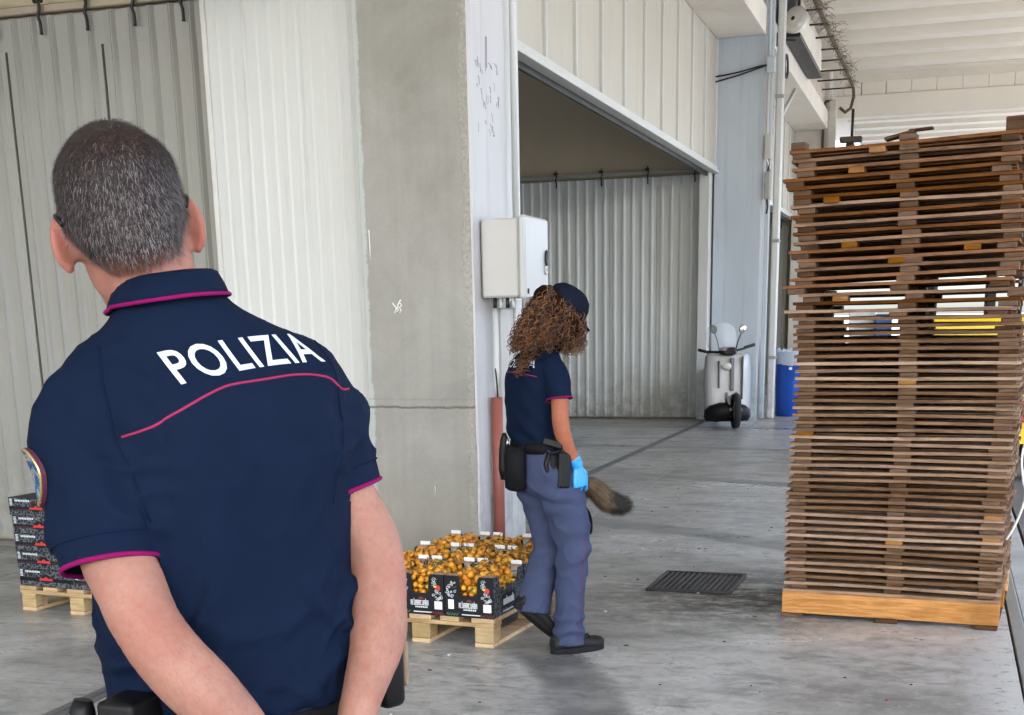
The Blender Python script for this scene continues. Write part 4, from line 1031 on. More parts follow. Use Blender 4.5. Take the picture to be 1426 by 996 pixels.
def skin_mat(name, col, hair=(.0058, .0054, .0062)):
    q = NT(name); v = q.coord((1, 1, 1), False); ca = q.n('ShaderNodeVertexColor'); ca.layer_name = 'tone'; sp = q.n('ShaderNodeSeparateColor'); q.l(ca.outputs['Color'], sp.inputs[0])
    n1 = q.noise(v, 14, 7, .65); n2 = q.noise(v, 320, 3, .6); n3 = q.noise(v, 55, 5, .7)
    c = q.ramp(n1, [(.3, tuple(x * .80 for x in col)), (.7, tuple(min(1, x * 1.14) for x in col))])
    n4 = q.noise(v, 130, 6, .75); c = q.mix(q.ramp(n4, [(.48, 0), (.68, .42)]), c, tuple(x * f for x, f in zip(col, (.74, .62, .58))))
    c = q.mix(q.ramp(n3, [(.42, 0), (.66, .42)]), c, (col[0] * .95, col[1] * .68, col[2] * .62))
    c = q.mix(q.math('MULTIPLY', sp.outputs[1], .9), c, (col[0] * .95, col[1] * .50, col[2] * .48))
    st = q.ramp(n2, [(.35, .75), (.55, 1)])
    c = q.mix(q.math('MULTIPLY', sp.outputs[0], st), c, hair)
    bb = q.bump(n2, .22, .0015); q.bump(n4, .18, .002, bb)
    return q.out(c, q.ramp(n4, [(.3, .5), (.7, .68)]), 0, .28, Subsurface_Weight=.05, Subsurface_Scale=.01)
def cloth_mat(name, col, weave=900, rough=.85, sheen=.25, var=.12):
    q = NT(name); v = q.coord((1, 1, 1), False)
    n1 = q.noise(v, 7, 6, .6); n2 = q.noise(v, weave, 2, .5); n3 = q.noise(v, 60, 5, .6)
    c = q.ramp(n1, [(.3, tuple(x * (1 - var) for x in col)), (.7, tuple(x * (1 + var) for x in col))])
    b = q.bump(n2, .18, .001); q.bump(n3, .10, .003, b)
    return q.out(c, rough, 0, .06)
NAVY = cloth_mat('navy_pique', (.0048, .0105, .0280), 700, .8, .04)
NAVYT = cloth_mat('navy_trouser_cloth', (.018, .025, .055), 900, .8, .12)
BLUET = cloth_mat('blue_trouser_cloth', (.048, .060, .112), 900, .85, .12, .10)
MAGENTA = cloth_mat('magenta_piping', (.20, .006, .085), 900, .7, .1)
PINKP = cloth_mat('pink_piping', (.30, .028, .085), 900, .7, .1)
MAROON = cloth_mat('maroon_piping', (.17, .018, .05), 900, .8, 0)
LETTER = simple('white_lettering_film', (.52, .56, .63), .55, 0, .05, 20)
WEBB = simple('black_webbing', (.006, .006, .007), .7, 0, .3, 30, .4, 300, .001, spec=.12)
LEATH = simple('black_leather', (.0065, .006, .006), .42, 0, .2, 12, .3, 90, .001, spec=.2)
TANL = simple('tan_leather', (.20, .145, .09), .5, 0, .2, 14, .3, 90, .001)
SKIN1 = skin_mat('fair_skin', (.325, .165, .122)); SKIN2 = skin_mat('tanned_skin', (.33, .13, .07))

def on_surface(tree, o, d, off):
    h = tree.ray_cast(V(o), V(d).normalized())
    if h[0] is None: return None
    n = h[1] if h[1].dot(V(d)) < 0 else -h[1]
    return h[0] + n * off
def surf_line(tree, pts, d, off, w, name, mat, parent, n=6, k=5):
    P = [on_surface(tree, p, d, off) for p in catmull(pts, k)]; P = [p for p in P if p is not None]
    return MB().tube(P, w, n).ob(name, mat, parent)
def put_text(tree, me, place, d, off, step=.006):
    bm = bmesh.new(); bm.from_mesh(me)
    xs_ = [v.co.x for v in bm.verts]; ys_ = [v.co.y for v in bm.verts]
    for ax, lo, hi in ((0, min(xs_), max(xs_)), (1, min(ys_), max(ys_))):
        x = lo + step
        while x < hi:
            co = V((x, 0, 0)) if ax == 0 else V((0, x, 0)); no = V((1, 0, 0)) if ax == 0 else V((0, 1, 0))
            bmesh.ops.bisect_plane(bm, geom=bm.verts[:] + bm.edges[:] + bm.faces[:], plane_co=co, plane_no=no); x += step
    bmesh.ops.triangulate(bm, faces=bm.faces[:])
    bad = []
    for v in bm.verts:
        p = on_surface(tree, place(v.co.x, v.co.y), d, off)
        if p is None: bad.append(v)
        else: v.co = p
    bmesh.ops.delete(bm, geom=bad, context='VERTS')
    bm.to_mesh(me); bm.free(); me.update(); return me
def strands(me_faces, n, rs, length, width, dirf, mask, mats, bend=.3, segs=1):
    """many thin hair blades rooted on a mesh"""
    mb = MB(); fs = []; w = []
    for p in me_faces.polygons:
        m_ = mask(p.center)
        if m_ > 0: fs.append((p.center.copy(), p.normal.copy(), math.sqrt(p.area))); w.append(p.area * m_)
    for c, nrm, sz in rs.choices(fs, w, k=n):
        root = c + V((rs.uniform(-1, 1), rs.uniform(-1, 1), rs.uniform(-1, 1))) * sz * .6
        d = dirf(root, nrm).normalized(); d = (d + V((rs.gauss(0, .16), rs.gauss(0, .16), rs.gauss(0, .16)))).normalized()
        L = length * rs.uniform(.6, 1.25); s_ = d.cross(nrm); s_ = s_.normalized() if s_.length > 1e-4 else V((1, 0, 0)); wd = width * rs.uniform(.7, 1.3)
        tip = root + d * L - nrm * L * bend * .5
        mb.add([root - s_ * wd, root + s_ * wd, root + d * L * .6 + s_ * wd * .7, root + d * L * .6 - s_ * wd * .7, tip], [(0, 1, 2, 3), (3, 2, 4)], rs.choices(range(len(mats)), [m_[1](root) for m_ in mats])[0])
    return mb
def shoe(mb, M, L=.29, W=.10):
    """heel at y=-.08, toe at y=L-.08, sole on z=0"""
    rows = []
    for t, w_, h, zb in ((0, .50, .50, .012), (.04, .68, .72, .004), (.18, .76, .98, 0), (.34, .74, 1.0, 0), (.5, .80, .76, 0), (.66, .94, .58, 0), (.82, .96, .48, .003), (.94, .74, .38, .010), (1, .40, .22, .018)):
        rows.append((t, w_, h, zb))
    rings = []
    for t, w_, h, zb in interp(rows, 3):
        y = -.08 + L * t; rr = []
        for k in range(20):
            a = 2 * pi * k / 20; x = W / 2 * w_ * math.copysign(abs(cos(a)) ** .75, cos(a)); z = .10 * h * (.5 + .5 * math.copysign(abs(sin(a)) ** .7, sin(a))) + zb
            x *= (1 - .42 * smoothstep(.04, .1, z))
            rr.append(M @ V((x, y, z)))
        rings.append(rr)
    mb.loft(rings)
SOLEM = simple('sole_rubber', (.014, .014, .015), .8, 0, .3, 20, spec=.12)
def shoe_parts(par, M, L=.29, W=.10, mat=None):
    mb = MB(); shoe(mb, M @ Mx.Translation((0, 0, .012)), L, W); s = mb.ob('shoe', mat or LEATH, par)
    rr = []
    for z, g in ((0, .97), (.006, 1.0), (.024, 1.0), (.027, .98)):
        pr = []
        for k in range(30):
            a = 2 * pi * k / 30; t = .5 - .5 * cos(a); y = -.085 + (L + .01) * t
            w_ = (.5 * W) * (.80 * math.sin(max(0, min(1, t)) * pi) ** .38 * (.86 + .18 * t)) * 1.25
            pr.append(M @ V((math.copysign(w_ * g, sin(a)), y, z)))
        rr.append(pr)
    MB().loft(rr).ob('sole', SOLEM, s)
    for k in range(4):
        y = .035 + .024 * k; z = .094 - .009 * k
        MB().tube([M @ V((-.026, y, z)), M @ V((0, y + .004, z + .012)), M @ V((.026, y, z))], .0032, 6).ob('lace', WEBB, s)
    return s

# ---------------------------------------------------------------- the nearer officer, seen from behind
man = thing('person', 'police officer in the foreground with cropped greying hair and hands behind the back', 'person', (-.951, 1.596, 0), rad(51))
HM = Mx.Translation((-.083, .030, 1.688)) @ Mx.Rotation(rad(-14), 4, 'Z') @ Mx.Rotation(rad(-9), 4, 'Y') @ Mx.Rotation(rad(-5), 4, 'X')
HI = HM.inverted()
mb = MB(); head_shapes(mb, HM, 1.0, 1.05)
limb(mb, [(-.030, .00, 1.50, .066), (-.042, .004, 1.56, .0605), (-.058, .010, 1.61, .0575), (-.072, .018, 1.66, .058)], 24)
stack_rings(mb, [(1.0, .01, .0, .15, .10, 2.2), (1.2, .005, 0, .165, .10, 2.2), (1.36, 0, 0, .175, .10, 2.2), (1.45, -.002, 0, .165, .085, 2), (1.50, -.01, 0, .13, .065, 2), (1.54, -.03, 0, .075, .055, 2)])
ARM_L = [(-.13, 0, 1.455, .055), (-.162, -.02, 1.38, .050), (-.165, -.055, 1.29, .0475), (-.158, -.10, 1.225, .0455), (-.150, -.130, 1.180, .0435), (-.128, -.158, 1.135, .0445), (-.092, -.180, 1.085, .0435), (-.052, -.196, 1.025, .036), (-.018, -.205, .965, .0285)]
ARM_R = [(.14, 0, 1.46, .055), (.165, -.01, 1.39, .048), (.185, -.025, 1.31, .045), (.208, -.045, 1.245, .0435), (.213, -.060, 1.195, .0435), (.200, -.085, 1.145, .0415), (.180, -.112, 1.100, .0385), (.141, -.142, 1.045, .030), (.106, -.165, .985, .0245)]
limb(mb, ARM_L, 22); limb(mb, ARM_R, 22)
hand(mb, Mx.Translation((-.020, -.208, .95)) @ Mx.Rotation(rad(180), 4, 'Z') @ Mx.Rotation(rad(-32), 4, 'Y') @ Mx.Rotation(rad(0), 4, 'X'), -1, .32)
hand(mb, Mx.Translation((.096, -.172, .965)) @ Mx.Rotation(rad(180), 4, 'Z') @ Mx.Rotation(rad(26), 4, 'Y') @ Mx.Rotation(rad(8), 4, 'X'), 1, .32)
bme = solidify(mb, .0042, 5)
def flesh(p, n):
    q_ = .0012 * NZ.noise(p * 22) + .0004 * NZ.noise(p * 90)
    for e in (V((-.150, -.15, 1.178)), V((.222, -.075, 1.195))):       # loose skin at the elbow, muscle belly below it
        d_ = (p - e).length
        if d_ < .07: q_ -= .0014 * max(0, sin((p.z - e.z) * 520 + 4 * NZ.noise(p * 40))) * (1 - d_ / .07)
    for f in (V((-.105, -.215, 1.10)), V((.205, -.12, 1.12)), V((-.175, -.09, 1.25)), V((.235, -.07, 1.27))):
        q_ += .003 * max(0, 1 - (p - f).length / .05)
    return q_ if p.z < 1.4 else .3 * q_
displace(bme, flesh); smooth_on(bme)
def hairline(p):
    """1 inside the hair of the cropped head, fading at the edge"""
    h = HI @ p
    if h.z < -.16: return 0
    ang = math.atan2(abs(h.x), -h.y)                              # 0 at the back, pi at the face
    zl = -.083 + .010 * abs(h.x) / .05 if ang < .75 else (-.078 + (ang - .75) * .075 if ang < 1.35 else (-.033 + (ang - 1.35) * .20 if ang < 1.6 else .017 + (ang - 1.6) * .045))
    if ang > 1.35 and h.y > .052: return smoothstep(.05, .07, h.z)
    if abs(h.x) > .0795 and h.z < .012: return 0
    return smoothstep(zl - .010, zl + .030, h.z)
def tone(p):
    h = HI @ p; ear = 1.0 if (abs(h.x) > .079 and -.07 < h.z < .02 and h.z > -.2) else 0
    elb = max(0, 1 - (p - V((-.150, -.15, 1.175))).length / .06) + max(0, 1 - (p - V((.238, -.07, 1.19))).length / .06)
    neck = .45 * smoothstep(1.50, 1.60, p.z) * (1 if h.z < -.05 else .2)
    return (.96 * hairline(p) ** .8, max(.55 * ear, min(1, elb) * .6, neck * .5), 0)
attr(bme, 'tone', tone); bme.materials.append(SKIN1)
body = link('body', bme, man)
HD = simple('near_black_hair', (.0055, .0045, .0048), .55, 0, .3, 50); HG = simple('grey_hair', (.19, .175, .172), .5, 0, .25, 50); HB = simple('brown_hair', (.022, .017, .016), .55, 0, .3, 50)
rs = random.Random(12)
def hdir(p, n):
    h = HI @ p; cw = V((.012, -.055, .105))                        # crown whorl
    t = (h - cw); t = t - (HI.to_3x3() @ n) * t.dot(HI.to_3x3() @ n); t = t.normalized() if t.length > 1e-5 else V((0, -1, 0))
    return (HM.to_3x3() @ (t + V((.25 * t.y, -.25 * t.x, -.35)))).normalized() + n * .42
gy = lambda p: .06 + .80 * smoothstep(.075, -.01, (HI @ p).z) * (1.0 if (HI @ p).x > -.02 else .7) + .25 * max(0, 1 - (HI @ p - V((.012, -.055, .10))).length / .028)
hm_ = strands(bme, 30000, rs, .0085, .00024, hdir, lambda p: hairline(p) ** 1.5 * (.35 + .65 * smoothstep(-.09, -.02, (HI @ p).z)), [(HD, lambda p: 1.1 - .55 * gy(p)), (HG, lambda p: .62 * gy(p)), (HB, lambda p: .30)])
hm_.ob('hair', [HD, HG, HB], man)
ah = simple('arm_hair', (.055, .035, .025), .6)
def arm_mask(p):
    return 1.0 if (p.z < 1.20 and .98 < p.z and (p.x > .12 or (p.y < -.10 and p.x < .06))) and abs(p.z - 1.08) < .14 else 0
am_ = strands(bme, 3600, rs, .011, .00009, lambda p, n: V((.5 if p.x < .1 else -.55, -.1, -.75)) + n * .35, arm_mask, [(ah, lambda p: 1)])
tag(am_.ob('arm_hair', ah, man), kind='stuff')
# sunglasses: temples over the ears
sg = MB()
for s_ in (-1, 1): sg.tube([HM @ V(p) for p in ((s_ * .070, .098, .008), (s_ * .080, .06, .008), (s_ * .0815, .02, .010), (s_ * .0825, -.004, .012), (s_ * .0815, -.020, .006), (s_ * .0775, -.030, -.004))], [.003, .0032, .0035, .0042, .004, .003], 6)
g_ = sg.ob('sunglasses', BLACKP, man)
for s_ in (-1, 1): MB().ell(HM @ V((s_ * .034, .108, .002)), (.028, .006, .02), 16, 8, 0, HM.to_3x3().to_4x4()).ob('lens', BLACKP, g_)
# shirt
mb = MB()
TOR = [(1.025, .010, .0, .176, .118, 2.3), (1.06, .009, 0, .182, .124, 2.3), (1.12, .008, .0, .181, .121, 2.3), (1.20, .006, -.002, .182, .120, 2.3), (1.28, .004, -.004, .187, .124, 2.3), (1.36, .002, -.006, .193, .127, 2.3), (1.42, .000, -.006, .196, .122, 2.2), (1.46, -.001, -.004, .195, .112, 2.1), (1.50, -.002, 0, .187, .094, 2.0), (1.525, -.006, .002, .160, .084, 2), (1.55, -.014, .004, .116, .078, 2), (1.575, -.030, .004, .080, .072, 2), (1.592, -.038, .004, .068, .068, 2)]
stack_rings(mb, TOR, 4, 44)
SL_L = [(-.120, 0, 1.462, .070), (-.158, -.006, 1.425, .073), (-.168, -.022, 1.36, .0685), (-.169, -.048, 1.295, .0645), (-.170, -.066, 1.248, .0630)]
SL_R = [(.120, 0, 1.465, .070), (.152, -.004, 1.425, .068), (.169, -.012, 1.375, .063), (.178, -.020, 1.340, .0585), (.186, -.026, 1.310, .0560)]
limb(mb, SL_L, 26); limb(mb, SL_R, 26)
sme = solidify(mb, .0055, 8)
def axis_end(rows): a = V(rows[-2][:3]); b = V(rows[-1][:3]); return b, (b - a).normalized(), rows[-1][3]
eL, dL, rL = axis_end(SL_L); eR, dR, rR = axis_end(SL_R)
def fold(p, n):
    q_ = NZ.noise(V((p.x * 9, p.y * 9, p.z * 6))) * .006 + NZ.noise(V((p.x * 24, p.y * 24, p.z * 17 + 3))) * .0016
    w = smoothstep(1.22, 1.06, p.z)                                          # shirt bunching above the waist
    ph = p.z * 62 - abs(p.x - .02) * 30 + 2.2 * NZ.noise(V((p.x * 7, p.y * 7, p.z * 5)))
    q_ += w * .0075 * (max(0, sin(ph)) ** 2 - .35)
    inL = (p - eL).length < .25 and p.x < -.10; inR = (p - eR).length < .20 and p.x > .13
    if inL:
        ph = (p.z * .75 + p.x * .55 - p.y * .3) * 62 + 2.5 * NZ.noise(p * 8); q_ += .0055 * sin(ph) * smoothstep(1.24, 1.30, p.z) * smoothstep(1.50, 1.42, p.z)
        d_ = abs((p - eL).dot(dL) + .030); q_ -= .0024 * math.exp(-(d_ / .003) ** 2)       # hem stitching
    if inR:
        ph = (p.z * .8 - p.x * .6) * 70 + 2 * NZ.noise(p * 9); q_ += .0050 * sin(ph) * smoothstep(1.50, 1.42, p.z)
        d_ = abs((p - eR).dot(dR) + .028); q_ -= .0022 * math.exp(-(d_ / .003) ** 2)
    if p.y < -.02 and abs(p.x) < .17:                                        # drape across the back
        q_ -= .007 * math.exp(-((p.x - .01) / .035) ** 2) * smoothstep(1.10, 1.2, p.z) * smoothstep(1.46, 1.36, p.z)
        for sx_ in (-1, 1):
            d_ = (p.z - 1.36) + sx_ * (p.x) * .9 + .10 + .02 * NZ.noise(V((p.x * 9, 0, p.z * 9)))
            q_ += .0100 * math.exp(-(d_ / .016) ** 2) * smoothstep(.03, .12, sx_ * p.x)
            d_ = (p.z - 1.28) + sx_ * (p.x) * 1.5 + .12 + .02 * NZ.noise(V((p.x * 7, 2, p.z * 7)))
            q_ += .0095 * math.exp(-(d_ / .018) ** 2) * smoothstep(.02, .10, sx_ * p.x)
    rg = 1 - abs(NZ.noise(V((p.x * 10 + p.z * 7, p.y * 8, p.z * 7 - p.x * 5)))) * 2.2              # sharper creases, mostly where cloth is slack
    slack = .25 + .75 * max(smoothstep(1.25, 1.08, p.z), 1.0 if (inL or inR) else 0, smoothstep(.10, .16, abs(p.x)))
    q_ += .0075 * max(0, rg) ** 3 * slack * smoothstep(1.53, 1.47, p.z)
    rg = 1 - abs(NZ.noise(V((p.x * 22 - p.z * 10, p.y * 16 + 7, p.z * 15 + p.x * 8)))) * 2.4
    q_ += .0020 * max(0, rg) ** 3 * slack
    if p.y < .03:                                                            # pull lines running from the armpits across the ribs
        for sx_ in (-1, 1):
            s_ = sx_ * p.x
            for j, (z0, sl, w0) in enumerate(((1.33, .55, .011), (1.27, .95, .012), (1.20, 1.25, .010), (1.39, .18, .009))):
                d_ = p.z - z0 + (.17 - s_) * sl + .018 * NZ.noise(V((p.x * 10, j * 3 + sx_, p.z * 10)))
                q_ += .0050 * math.exp(-(d_ / w0) ** 2) * smoothstep(.05, .13, s_) * smoothstep(.215, .17, s_)
    for e, d in ((eL, dL), (eR, dR)):                                        # cuffs lie flat
        if (p - e).length < .12: q_ *= .06 + .94 * smoothstep(.012, .055, -(p - e).dot(d))
    return q_
displace(sme, fold)
def open_end(c, n):
    for e, d, r in ((eL, dL, rL), (eR, dR, rR)):
        v_ = c - e
        if v_.length < r * 1.15 and v_.dot(d) > -.016 and n.dot(d) > .5: return True
    if c.z < 1.029 and n.z < -.3 and abs(c.x) < .2: return True
    return c.z > 1.588
cull(sme, open_end); smooth_on(sme); sme.materials.append(NAVY)
shirt = link('shirt', sme, man)
st_ = bvh(sme)
def hem(e, d, r, tube_r, mat, name, par):
    u = d.orthogonal().normalized(); w = d.cross(u); P = []
    for k in range(40):
        dirn = u * cos(2 * pi * k / 40) + w * sin(2 * pi * k / 40)
        h = st_.ray_cast(e - d * .005 + dirn * .12, -dirn, .12); P.append((h[0] + dirn * .001 if h[0] is not None and (h[0] - e).length < r * 1.13 else e - d * .005 + dirn * r * 1.0))
    return MB().tube(P, tube_r, 8, 0, closed=True).ob(name, mat, par), P
hem(eL, dL, rL, .0034, MAGENTA, 'sleeve_piping', shirt); hem(eR, dR, rR, .0030, MAGENTA, 'sleeve_piping', shirt)
hem(eL - dL * .030, dL, rL, .0012, NAVY, 'hem_seam', shirt); hem(eR - dR * .028, dR, rR, .0012, NAVY, 'hem_seam', shirt)
# yoke piping and armhole seams
surf_line(st_, [(-.147, -.3, 1.416), (-.111, -.3, 1.431), (-.067, -.3, 1.453), (-.018, -.3, 1.473), (.041, -.3, 1.480), (.097, -.3, 1.484), (.142, -.3, 1.478), (.165, -.3, 1.462), (.188, -.3, 1.460)], (0, 1, 0),   .0004, .0018, 'yoke_piping', PINKP, shirt, 6, 8)
for sx_ in (-1, 1):
    surf_line(st_, [(sx_ * .150, -.3, 1.526), (sx_ * .158, -.3, 1.48), (sx_ * .155, -.3, 1.42), (sx_ * .140, -.3, 1.36), (sx_ * .128, -.3, 1.31)], (0, 1, 0), .0004, .0016, 'armhole_seam', NAVY, shirt)
# lettering
tm = text_mesh('POLIZIA', 1.0, 0, .014, 'LEFT'); xs_ = [v.co.x for v in tm.vertices]; ys_ = [v.co.y for v in tm.vertices]
x0_, x1_, y0_, y1_ = min(xs_), max(xs_), min(ys_), max(ys_)
def place_man(x, y):
    s = (x - x0_) / (x1_ - x0_); t = (y - y0_) / (y1_ - y0_)
    X = -.071 + .211 * s - .0185 * t + .006 * s * (1 - t)
    Zb = 1.477 + .048 * s - .027 * s * s
    return V((X, -.35, Zb + .0405 * t * (1 - .08 * s)))
put_text(st_, tm, place_man, (0, 1, 0), .0013); tm.materials.append(LETTER)
link('lettering', tm, shirt)
# collar: stand and fold-over leaf
mb = MB(); rings = []
for f, (a, b, dz) in enumerate(((.082, .078, .012), (.072, .070, .033), (.0735, .0715, .037), (.080, .078, .034), (.090, .087, .018), (.0965, .092, .004), (.0945, .090, .003), (.084, .082, .014))):
    ring = []
    for k in range(48):
        t = 2 * pi * k / 48 + pi / 2; x = a * .825 * cos(t) - .003; y = b * .97 * sin(t)
        z = 1.583 + (.07 * x if x > 0 else .11 * x) - .10 * (y + .08) * (1 if y > 0 else .55) + dz
        ring.append(V((-.040 + x, .004 + y, z)))
    rings.append(ring)
rings.append(rings[0])
mb.loft(rings, 0, False); col_ = mb.ob('collar', NAVY, shirt)
edge = [p + V((0, 0, .0)) for p in rings[5][2:47]]
MB().tube([(p.x * 1.0, p.y, p.z) for p in edge], .0028, 6).ob('collar_piping', MAGENTA, col_)
# sleeve badge
bp = V((-.170, -.012, 1.368)); mbd = MB()
def badge_pt(x, z): return on_surface(st_, V((-.40, -.012 + x, 1.372 + z)), (1, 0, 0), .003)
def badge_shape(s): return [(s * .030 * cos(t) * (1 - .22 * (sin(t) < 0) * abs(sin(t))), s * (.034 * sin(t) if sin(t) > 0 else .046 * sin(t))) for t in [2 * pi * k / 28 for k in range(28)]]
def badge_layer(s, off, mat, name, par):
    c = badge_pt(0, 0); rim = [badge_pt(x, z) for x, z in badge_shape(s)]
    rim = [p if p is not None else c for p in rim]; d_ = V((-off, 0, 0)); m_ = MB()
    vs = [p + d_ for p in rim] + [c + d_ + V((-.001, 0, 0))]; vs += [p + V((.002, 0, 0)) for p in rim]
    n_ = len(rim); m_.add(vs, [(k, (k + 1) % n_, n_) for k in range(n_)] + [(k, k + n_ + 1, (k + 1) % n_ + n_ + 1, (k + 1) % n_) for k in range(n_)], 0, False)
    return m_.ob(name, mat, par)
bdg = badge_layer(.97, .0030, simple('maroon_backing', (.07, .008, .03), .7), 'sleeve_badge', shirt)
q = NT('badge_enamel'); v = q.coord((1, 1, 1), False); n_ = q.noise(v, 90, 3)
q.out(q.ramp(n_, [(.40, (.012, .05, .16)), (.52, (.03, .16, .34)), (.60, (.50, .36, .16)), (.7, (.08, .03, .03))]), .25, .2)
GOLD = simple('gold_trim', (.55, .38, .18), .3, .8)
def rim_line(s, off): return [p + V((-off, 0, 0)) for p in [badge_pt(x, z) for x, z in badge_shape(s)] if p is not None]
MB().tube(rim_line(.90, .004), .0022, 6, 0, closed=True).ob('badge_rim', GOLD, bdg)
badge_layer(.84, .0048, MATS['badge_enamel'], 'badge_field', bdg)
# trousers, belt, kit, shoes
mb = MB()
stack_rings(mb, [(1.040, .010, 0, .171, .114, 2.3), (.98, .010, 0, .178, .122, 2.3), (.90, .008, -.004, .184, .130, 2.3), (.84, .006, -.002, .182, .124, 2.3), (.80, .005, 0, .172, .11, 2.2)], 4, 40)
for s_ in (-1, 1): limb(mb, [(s_ * .088, 0, .86, .098), (s_ * .095, .004, .72, .092), (s_ * .100, .006, .52, .075), (s_ * .105, -.006, .36, .071), (s_ * .108, -.012, .20, .066), (s_ * .110, -.012, .065, .068)], 22)
tme = solidify(mb, .008, 6); displace(tme, lambda p, n: .003 * NZ.noise(p * 11) + (.004 * sin(p.z * 70 + 3 * NZ.noise(p * 6)) if p.z < .3 else 0)); smooth_on(tme); tme.materials.append(NAVYT)
trs = link('trousers', tme, man)
mb = MB(); mb.loft([ering((.010, 0, z), .176 + o_, .119 + o_, 44, 2.3) for z, o_ in ((.985, 0), (.984, .005), (1.026, .004), (1.027, 0))], 0, False)
mb.ob('belt', WEBB, trs)
for s_ in (-1, 1): shoe_parts(man, Mx.Translation((s_ * .115, -.01, 0)) @ Mx.Rotation(rad(-s_ * 9), 4, 'Z'))
def kit(name, x0, x1, y0, y1, z0, z1, mat, b=.012, M=None):
    o = MB().box(x0, x1, y0, y1, z0, z1, 0, M).ob(name, mat, trs); w_ = o.modifiers.new('round', 'BEVEL'); w_.width = b; w_.segments = 5; w_.harden_normals = False
    smooth_on(o.data); return o
KL = Mx.Translation((-.140, -.090, 1.005)) @ Mx.Rotation(rad(38), 4, 'Z')
o = kit('magazine_pouch', -.05, .05, .0, .05, -.10, .055, WEBB, .010, KL); kit('pouch_flap', -.052, .052, -.003, .054, .035, .075, LEATH, .008, KL)
o = kit('radio_holder', -.028, .028, .0, .05, -.09, .085, BLACKP, .008, Mx.Translation((-.078, -.122, .985)) @ Mx.Rotation(rad(14), 4, 'Z'))
kit('torch_loop', -.022, .022, .0, .04, -.07, .06, WEBB, .01, Mx.Translation((-.196, -.02, .985)) @ Mx.Rotation(rad(75), 4, 'Z'))
MB().tube([(-.212, -.03, .96), (-.218, -.03, 1.058), (-.215, -.03, 1.072)], [.017, .017, .012], 16).ob('torch', BLACKP, trs)
KR = Mx.Translation((.240, .025, 1.040)) @ Mx.Rotation(rad(-80), 4, 'Z')
kit('radio_pouch', -.032, .032, -.0, .045, -.075, .045, LEATH, .014, KR); kit('pouch_face', -.026, .026, .044, .056, -.045, .030, TANL, .006, KR)
MB().lathe([(0, 0), (.006, 0), (.006, .003), (0, .004)], 12, 0, KR @ Mx.Translation((0, .056, -.008)) @ Mx.Rotation(-pi / 2, 4, 'X')).ob('snap_button', DARKM, trs)
MB().ell(KR @ V((0, .03, .050)), (.02, .02, .014), 12, 8).ob('pouch_lid', BLACKP, trs)

# ---------------------------------------------------------------- the officer walking with the dog (x right in the picture, y away)
wo_ = thing('person', 'police officer with long curly brown hair and cap walking past the tomato crates', 'person', (-1.618, 5.911, 0), rad(15))
fc = V((.82, .57, 0)).normalized(); rg_ = V((fc.y, -fc.x, 0))
WH = Mx.Translation((-.052, .075, 1.572)) @ Mx.Rotation(math.atan2(-fc.x, fc.y), 4, 'Z') @ Mx.Rotation(rad(-16), 4, 'X')
mb = MB(); head_shapes(mb, WH, .96, .95)
limb(mb, [(-.150, .03, 1.38, .060), (-.125, .045, 1.44, .052), (-.085, .06, 1.51, .050)], 20)
def oring(z, cx, cy, a, b, p=2.2, n=36): return ering((cx, cy, z), a, b, n, p, rg_, fc)
def ostack(mb, rows, k=4): mb.loft([oring(*r) for r in interp(rows, k)])
ostack(mb, [(.95, -.15, .0, .13, .09, 2.2), (1.1, -.19, 0, .12, .08, 2.2), (1.25, -.19, .015, .14, .09, 2.2), (1.36, -.165, .025, .13, .08, 2), (1.41, -.15, .03, .07, .06, 2)])
WARM_R = [(-.095, -.085, 1.335, .040), (-.062, -.135, 1.25, .042), (-.057, -.150, 1.16, .0395), (-.054, -.155, 1.09, .0385), (-.040, -.148, 1.03, .0365), (-.012, -.130, .96, .029), (.012, -.115, .915, .0245)]
WARM_L = [(-.24, .13, 1.335, .040), (-.26, .18, 1.22, .042), (-.245, .21, 1.09, .037), (-.18, .25, .99, .032), (-.12, .28, .93, .024)]
limb(mb, WARM_R, 18); limb(mb, WARM_L, 18)
GM = Mx.Translation((.020, -.110, .895)) @ Mx.Rotation(rad(-10), 4, 'Y') @ Mx.Rotation(rad(215), 4, 'Z')
hand(mb, Mx.Translation((-.11, .285, .92)) @ Mx.Rotation(rad(30), 4, 'X'), -1, .5, .9)
hand(mb, GM, -1, .30, .78)
wme = solidify(mb, .0045, 4); attr(wme, 'tone', lambda p: (0, .25 if p.z < 1.3 else .1, 0)); smooth_on(wme); wme.materials.append(SKIN2)
link('body', wme, wo_)
# nitrile glove over the right hand
mb = MB(); hand(mb, GM, -1, .30, .98); limb(mb, [(.002, -.121, .935, .0300), (.012, -.114, .915, .0285), (.020, -.110, .895, .027)], 18)
gme = solidify(mb, .003, 2); displace(gme, lambda p, n: .0012 * NZ.noise(p * 60)); smooth_on(gme)
GLOVE = simple('blue_nitrile', (.035, .30, .68), .38, 0, .08, 20, .2, 200, .001); gme.materials.append(GLOVE); link('glove', gme, wo_)
